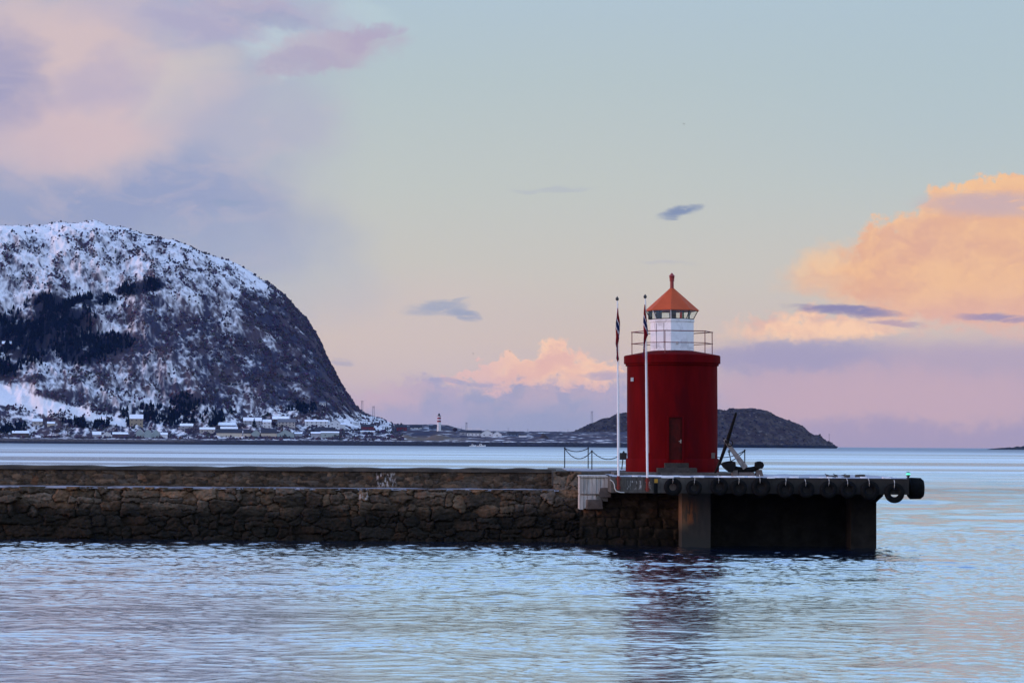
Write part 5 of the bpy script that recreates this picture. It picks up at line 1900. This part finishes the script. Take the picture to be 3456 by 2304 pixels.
# lantern door outline and lamp on the right facet
mb = MB()
fa = AO - math.pi / 8
nrm = Vector((math.sin(fa), -math.cos(fa), 0))
tan = Vector((math.cos(fa), math.sin(fa), 0))
ap = RL * math.cos(math.pi / 8)
for s_ in (-0.36, 0.02):
    c0 = nrm * (ap + 0.004) + tan * s_
    mb.tube([c0 + Vector((0, 0, hz_(802))), c0 + Vector((0, 0, hz_(744)))], 0.009, 4)
mb.build('hatch_seam', M_dark, lh)
mb = MB()
fa2 = AO + math.pi / 8
n2 = Vector((math.sin(fa2), -math.cos(fa2), 0))
t2 = Vector((math.cos(fa2), math.sin(fa2), 0))
c0 = n2 * (ap + 0.01) - t2 * 0.08 + Vector((0, 0, hz_(791)))
mb.lathe([(0.02, -0.02), (0.07, 0.0), (0.06, 0.09), (0.02, 0.11)], 10, center=c0)
mb.build('outside_lamp', M_lamp, lh)
# gallery rail
mb_angles = [-90, -45, -14, 50, 90, 158, 200]
RR = 1.87
zt_, zm_ = hz_(763.5), hz_(790)
pts = []
for a in mb_angles:
    a_ = R_(a)
    p_ = Vector((RR * math.sin(a_), -RR * math.cos(a_), 0))
    pts.append(p_)
    mb = MB()
    mb.tube([p_ + Vector((0, 0, hz_(818))), p_ + Vector((0, 0, zt_ + 0.02))], 0.020, 8)
    mb.build('rail_post', M_railrust, lh)
for zz, nm, r_ in ((zt_, 'top_rail', 0.022), (zm_, 'middle_rail', 0.018)):
    mb = MB()
    for a_, b_ in zip(pts, pts[1:] + pts[:1]):
        mb.tube([a_ + Vector((0, 0, zz)) + (a_ - b_).normalized() * 0.05, b_ + Vector((0, 0, zz)) + (b_ - a_).normalized() * 0.05], r_, 8)
    mb.build(nm, M_railrust, lh)
# door in a shallow frame, steps
mb = MB()
dw, dh0, dh1 = 0.30, hz_(1062), hz_(960)
yf = -2.135
mb.box(-dw, dw, yf, yf + 0.12, dh0, dh1)
mb.box(-dw + 0.08, dw - 0.08, yf - 0.018, yf, dh0 + 0.15, dh0 + 0.85)
mb.box(-dw + 0.08, dw - 0.08, yf - 0.018, yf, dh0 + 1.0, dh1 - 0.15)
door = mb.build('door', M_reddoor, lh)
mb = MB()
mb.tube([(dw - 0.07, yf - 0.02, dh0 + 0.98), (dw - 0.07, yf - 0.06, dh0 + 0.98), (dw - 0.16, yf - 0.06, dh0 + 0.98)], 0.014, 6)
mb.box(dw - 0.10, dw - 0.04, yf - 0.012, yf + 0.01, dh0 + 0.90, dh0 + 1.06)
mb.build('handle', M_brass, door)
mb = MB()
mb.box(-dw - 0.09, -dw - 0.003, yf - 0.07, yf + 0.2, dh0, dh1 + 0.085)
mb.box(dw + 0.003, dw + 0.09, yf - 0.07, yf + 0.2, dh0, dh1 + 0.085)
mb.box(-dw, dw, yf - 0.07, yf + 0.2, dh1 + 0.003, dh1 + 0.085)
mb.build('door_frame', M_red, lh)
mb = MB()
mb.box(-0.87, 0.90, -3.05, -2.0, -0.02, 0.21)
mb.bevel(0.02)
mb.build('step', M_step, lh)
mb = MB()
mb.box(-0.52, 0.56, -2.62, -2.0, 0.212, 0.43)
mb.bevel(0.02)
mb.build('step', M_step, lh)
# floodlight left, meter box right, cabinet at the far left foot
a = R_(-64)
c0 = Vector((2.12 * math.sin(a), -2.12 * math.cos(a), hz_(873)))
mb = MB()
mb.box(c0.x - 0.07, c0.x + 0.05, c0.y - 0.12, c0.y + 0.08, c0.z - 0.09, c0.z + 0.08)
mb.bevel(0.02)
mb.build('floodlight', M_lamp, lh)
a = R_(58)
c0 = Vector((2.13 * math.sin(a), -2.13 * math.cos(a), hz_(1046)))
mb = MB()
mb.box(c0.x - 0.13, c0.x + 0.07, c0.y - 0.08, c0.y + 0.14, c0.z - 0.13, c0.z + 0.13)
mb.bevel(0.015)
mb.build('meter_box', mat("grey_brown_box", (0.11, 0.075, 0.065), 0.6, 0.2, 6.0), lh)
mb = MB()
mb.box(-2.42, -2.10, 0.35, 0.75, hz_(1056), hz_(1040))
mb.bevel(0.02)
mb.build('switch_box', M_dark, lh)

# ------------------------------------------------------------------ chain fence on the quay
POSTS = [(1297, 1029, 1072, 117.6, 0), (1351, 1029, 1073, 116.4, 0), (1359.5, 1035.5, 1078, 110.6, 0), (1432.5, 1037.5, 1076, 111.5, -5), (1710.6, 1034, 1089, 108.6, 0)]
plab = ["leftmost iron chain post on the quay", "iron chain post second from left, behind its close neighbour", "iron chain post just right of the second one, nearer the viewer",
        "leaning iron chain post close to the red tower's left side", "iron chain post right of the lighthouse behind the anchor"]
tops = []
post0 = None
for i, (x, yt, yb, Yp, dxl) in enumerate(POSTS):
    b = PD(x + dxl, yb, Yp)
    t = PD(x, yt, Yp)
    zb = 3.27 if i < 4 else ZD
    b.z = zb
    root = empty('chain_post', plab[i], 'post', b, 'posts of the chain fence')
    mb = MB()
    d = t - b
    mb.tube([Vector((0, 0, -0.1)), d], 0.026, 8)
    mb.build('post', M_iron, root)
    mb = MB()
    mb.lathe([(0.02, -0.03), (0.045, 0.0), (0.04, 0.03), (0.01, 0.05)], 8, center=d)
    mb.build('knob', M_iron, root)
    tops.append(t)


def chain(a, b, sag, label, r=0.013):
    mb = MB()
    n = 46
    pts_ = []
    for i in range(n + 1):
        t = i / n
        p_ = a.lerp(b, t)
        p_.z -= sag * 4 * t * (1 - t)
        pts_.append(p_)
    for i in range(n):
        d = (pts_[i + 1] - pts_[i]) * 0.18
        mb.tube([pts_[i] - d, pts_[i + 1] + d], r if i % 2 else r * 1.7, 6)
    o = mb.build('chain', M_iron)
    tag(o, label, 'chain')


chain(tops[0], tops[1], 0.17, "upper chain sagging between the leftmost post and the second post")
chain(tops[0], tops[2], 0.45, "lower chain sagging from the leftmost post to the nearer post")
chain(tops[2], tops[3], 0.38, "long chain sagging between the nearer post and the leaning post")
chain(tops[3], PD(1450, 1046, 111), 0.05, "short chain running from the leaning post behind the red tower")
chain(PD(1640, 1048, 110), tops[4], 0.16, "chain running from behind the red tower to the right post")
chain(PD(1652, 1067, 107.5), tops[4] - Vector((0, 0, 0.02)), 0.14, "lower chain drooping behind the anchor to the right post")

# ------------------------------------------------------------------ old anchor on its blocks
YA = 102.0
z4 = lambda X, Y, Yy=YA: P(2240 + X / 4.612, 1380 + Y / 4.612, Yy)
anc = empty('anchor', "big black iron stock anchor leaning on concrete blocks beside the lighthouse", 'anchor', (0, 0, 0))
pa = z4(1270, 1050)
anc.location = (pa.x, YA, ZD)
O = Vector((pa.x, YA, ZD))
L = lambda X, Y, Yy=YA: z4(X, Y, Yy) - O
mb = MB()
mb.tube([L(778, 1038, 103.2), L(880, 810, 102.8), L(990, 505, 102.1), L(1060, 270, 101.7), L(1128, 58, 101.3)], [0.045, 0.07, 0.085, 0.072, 0.05], 10)
mb.build('stock', M_iron, anc, True)
mb = MB()
a, b = L(945, 470, 101.95), L(1270, 915, 101.9)
a2 = a.lerp(b, 0.16)
dirn = (b - a).normalized()
side = dirn.cross(Vector((0, 1, 0))).normalized()
pts = []
for q_, w in ((a, 0.06), (a2, 0.075), (b, 0.125)):
    pts.append((q_, w))
for (p0, w0), (p1, w1) in zip(pts[:-1], pts[1:]):
    dv = Vector((0, 1, 0))
    mb.hexa([p0 - side * w0 - dv * w0, p0 + side * w0 - dv * w0, p0 + side * w0 + dv * w0, p0 - side * w0 + dv * w0,
             p1 - side * w1 - dv * w1, p1 + side * w1 - dv * w1, p1 + side * w1 + dv * w1, p1 - side * w1 + dv * w1])
mb.build('shank', M_woodgrey, anc)
mb = MB()
mb.torus(L(1030, 532, 101.8), 0.125, 0.022, 'Y', 28, 8)
mb.build('ring', M_iron, anc, True)
mb = MB()
mb.tube([L(930, 455), L(985, 500), L(1000, 470)], [0.03, 0.07, 0.03], 8)
mb.tube([L(985, 480, 101.85), L(985, 530, 101.85)], [0.10, 0.10], 10)
mb.build('collar', M_iron, anc)
mb = MB()
mb.tube([L(1000, 865), L(1060, 905), L(1140, 938), L(1240, 952), L(1340, 948), L(1430, 925), L(1510, 880)], [0.10, 0.12, 0.135, 0.15, 0.14, 0.12, 0.09], 12)
mb.build('arms', M_iron, anc, True)
for poly in ([(893, 850), (935, 826), (985, 812), (1040, 806), (1108, 818), (1114, 880), (1090, 935), (1050, 985), (1015, 978), (965, 938), (925, 900)],
             [(1426, 832), (1455, 816), (1495, 810), (1530, 824), (1552, 862), (1548, 890), (1525, 925), (1470, 925), (1418, 910)]):
    mb = MB()
    mb.prism([((L(x, y)).x, (L(x, y)).z) for x, y in poly], -0.28, 0.30)
    mb.bevel(0.05, 2)
    mb.build('fluke', M_iron, anc, True)
mb = MB()
mb.tube([L(1018, 640), L(1020, 700), L(1034, 740), L(1042, 800), L(1050, 830)], [0.02, 0.03, 0.02, 0.025, 0.015], 7)
mb.torus(L(1018, 655), 0.05, 0.016, 'Y', 14, 6)
mb.build('shackle_chain', M_iron, anc)
lab = {0: "left concrete block carrying the anchor under its left fluke", 1: "low middle block under the anchor between the outer two", 2: "right concrete block carrying the anchor under its right fluke"}
for k, (x0, x1, y0, y1) in enumerate([(1062, 1150, 952, 1052), (1152, 1418, 985, 1050), (1420, 1546, 948, 1052)]):
    c0, c1 = z4(x0, y1), z4(x1, y0)
    mb = MB()
    w, h = c1.x - c0.x, c1.z - ZD
    top = 0.8 if k == 2 else 0.95
    mb.hexa([(0, -0.25, 0), (w, -0.25, 0), (w, 0.35, 0), (0, 0.35, 0), (w * (1 - top), -0.2, h), (w * top, -0.2, h), (w * top, 0.3, h), (w * (1 - top), 0.3, h)])
    mb.bevel(0.025)
    o = mb.build('anchor_block', mat("block_brown_concrete", (0.09, 0.07, 0.062), 0.9, 0.35, 4.0))
    o.location = (c0.x, YA, ZD + 0.01)
    tag(o, lab[k], 'block')

# ------------------------------------------------------------------ evening haze over the fjord
mh, qh, bh = new_mat("evening_haze")
mh.node_tree.nodes.remove(bh)
pvn = qh.n('ShaderNodeVolumePrincipled')
pvn.inputs['Color'].default_value = (0.12, 0.26, 1.0, 1)
pvn.inputs['Density'].default_value = 1.0e-5
pvn.inputs['Anisotropy'].default_value = 0.2
mo = [n for n in mh.node_tree.nodes if n.type == 'OUTPUT_MATERIAL'][0]
mh.node_tree.links.new(pvn.outputs[0], mo.inputs['Volume'])
mb = MB()
mb.box(-30000, 30000, -600, 9200, -5, 520)
hz = mb.build('haze', mh)
tag(hz, "thin bluish evening air over the whole fjord", "haze", kind='stuff')
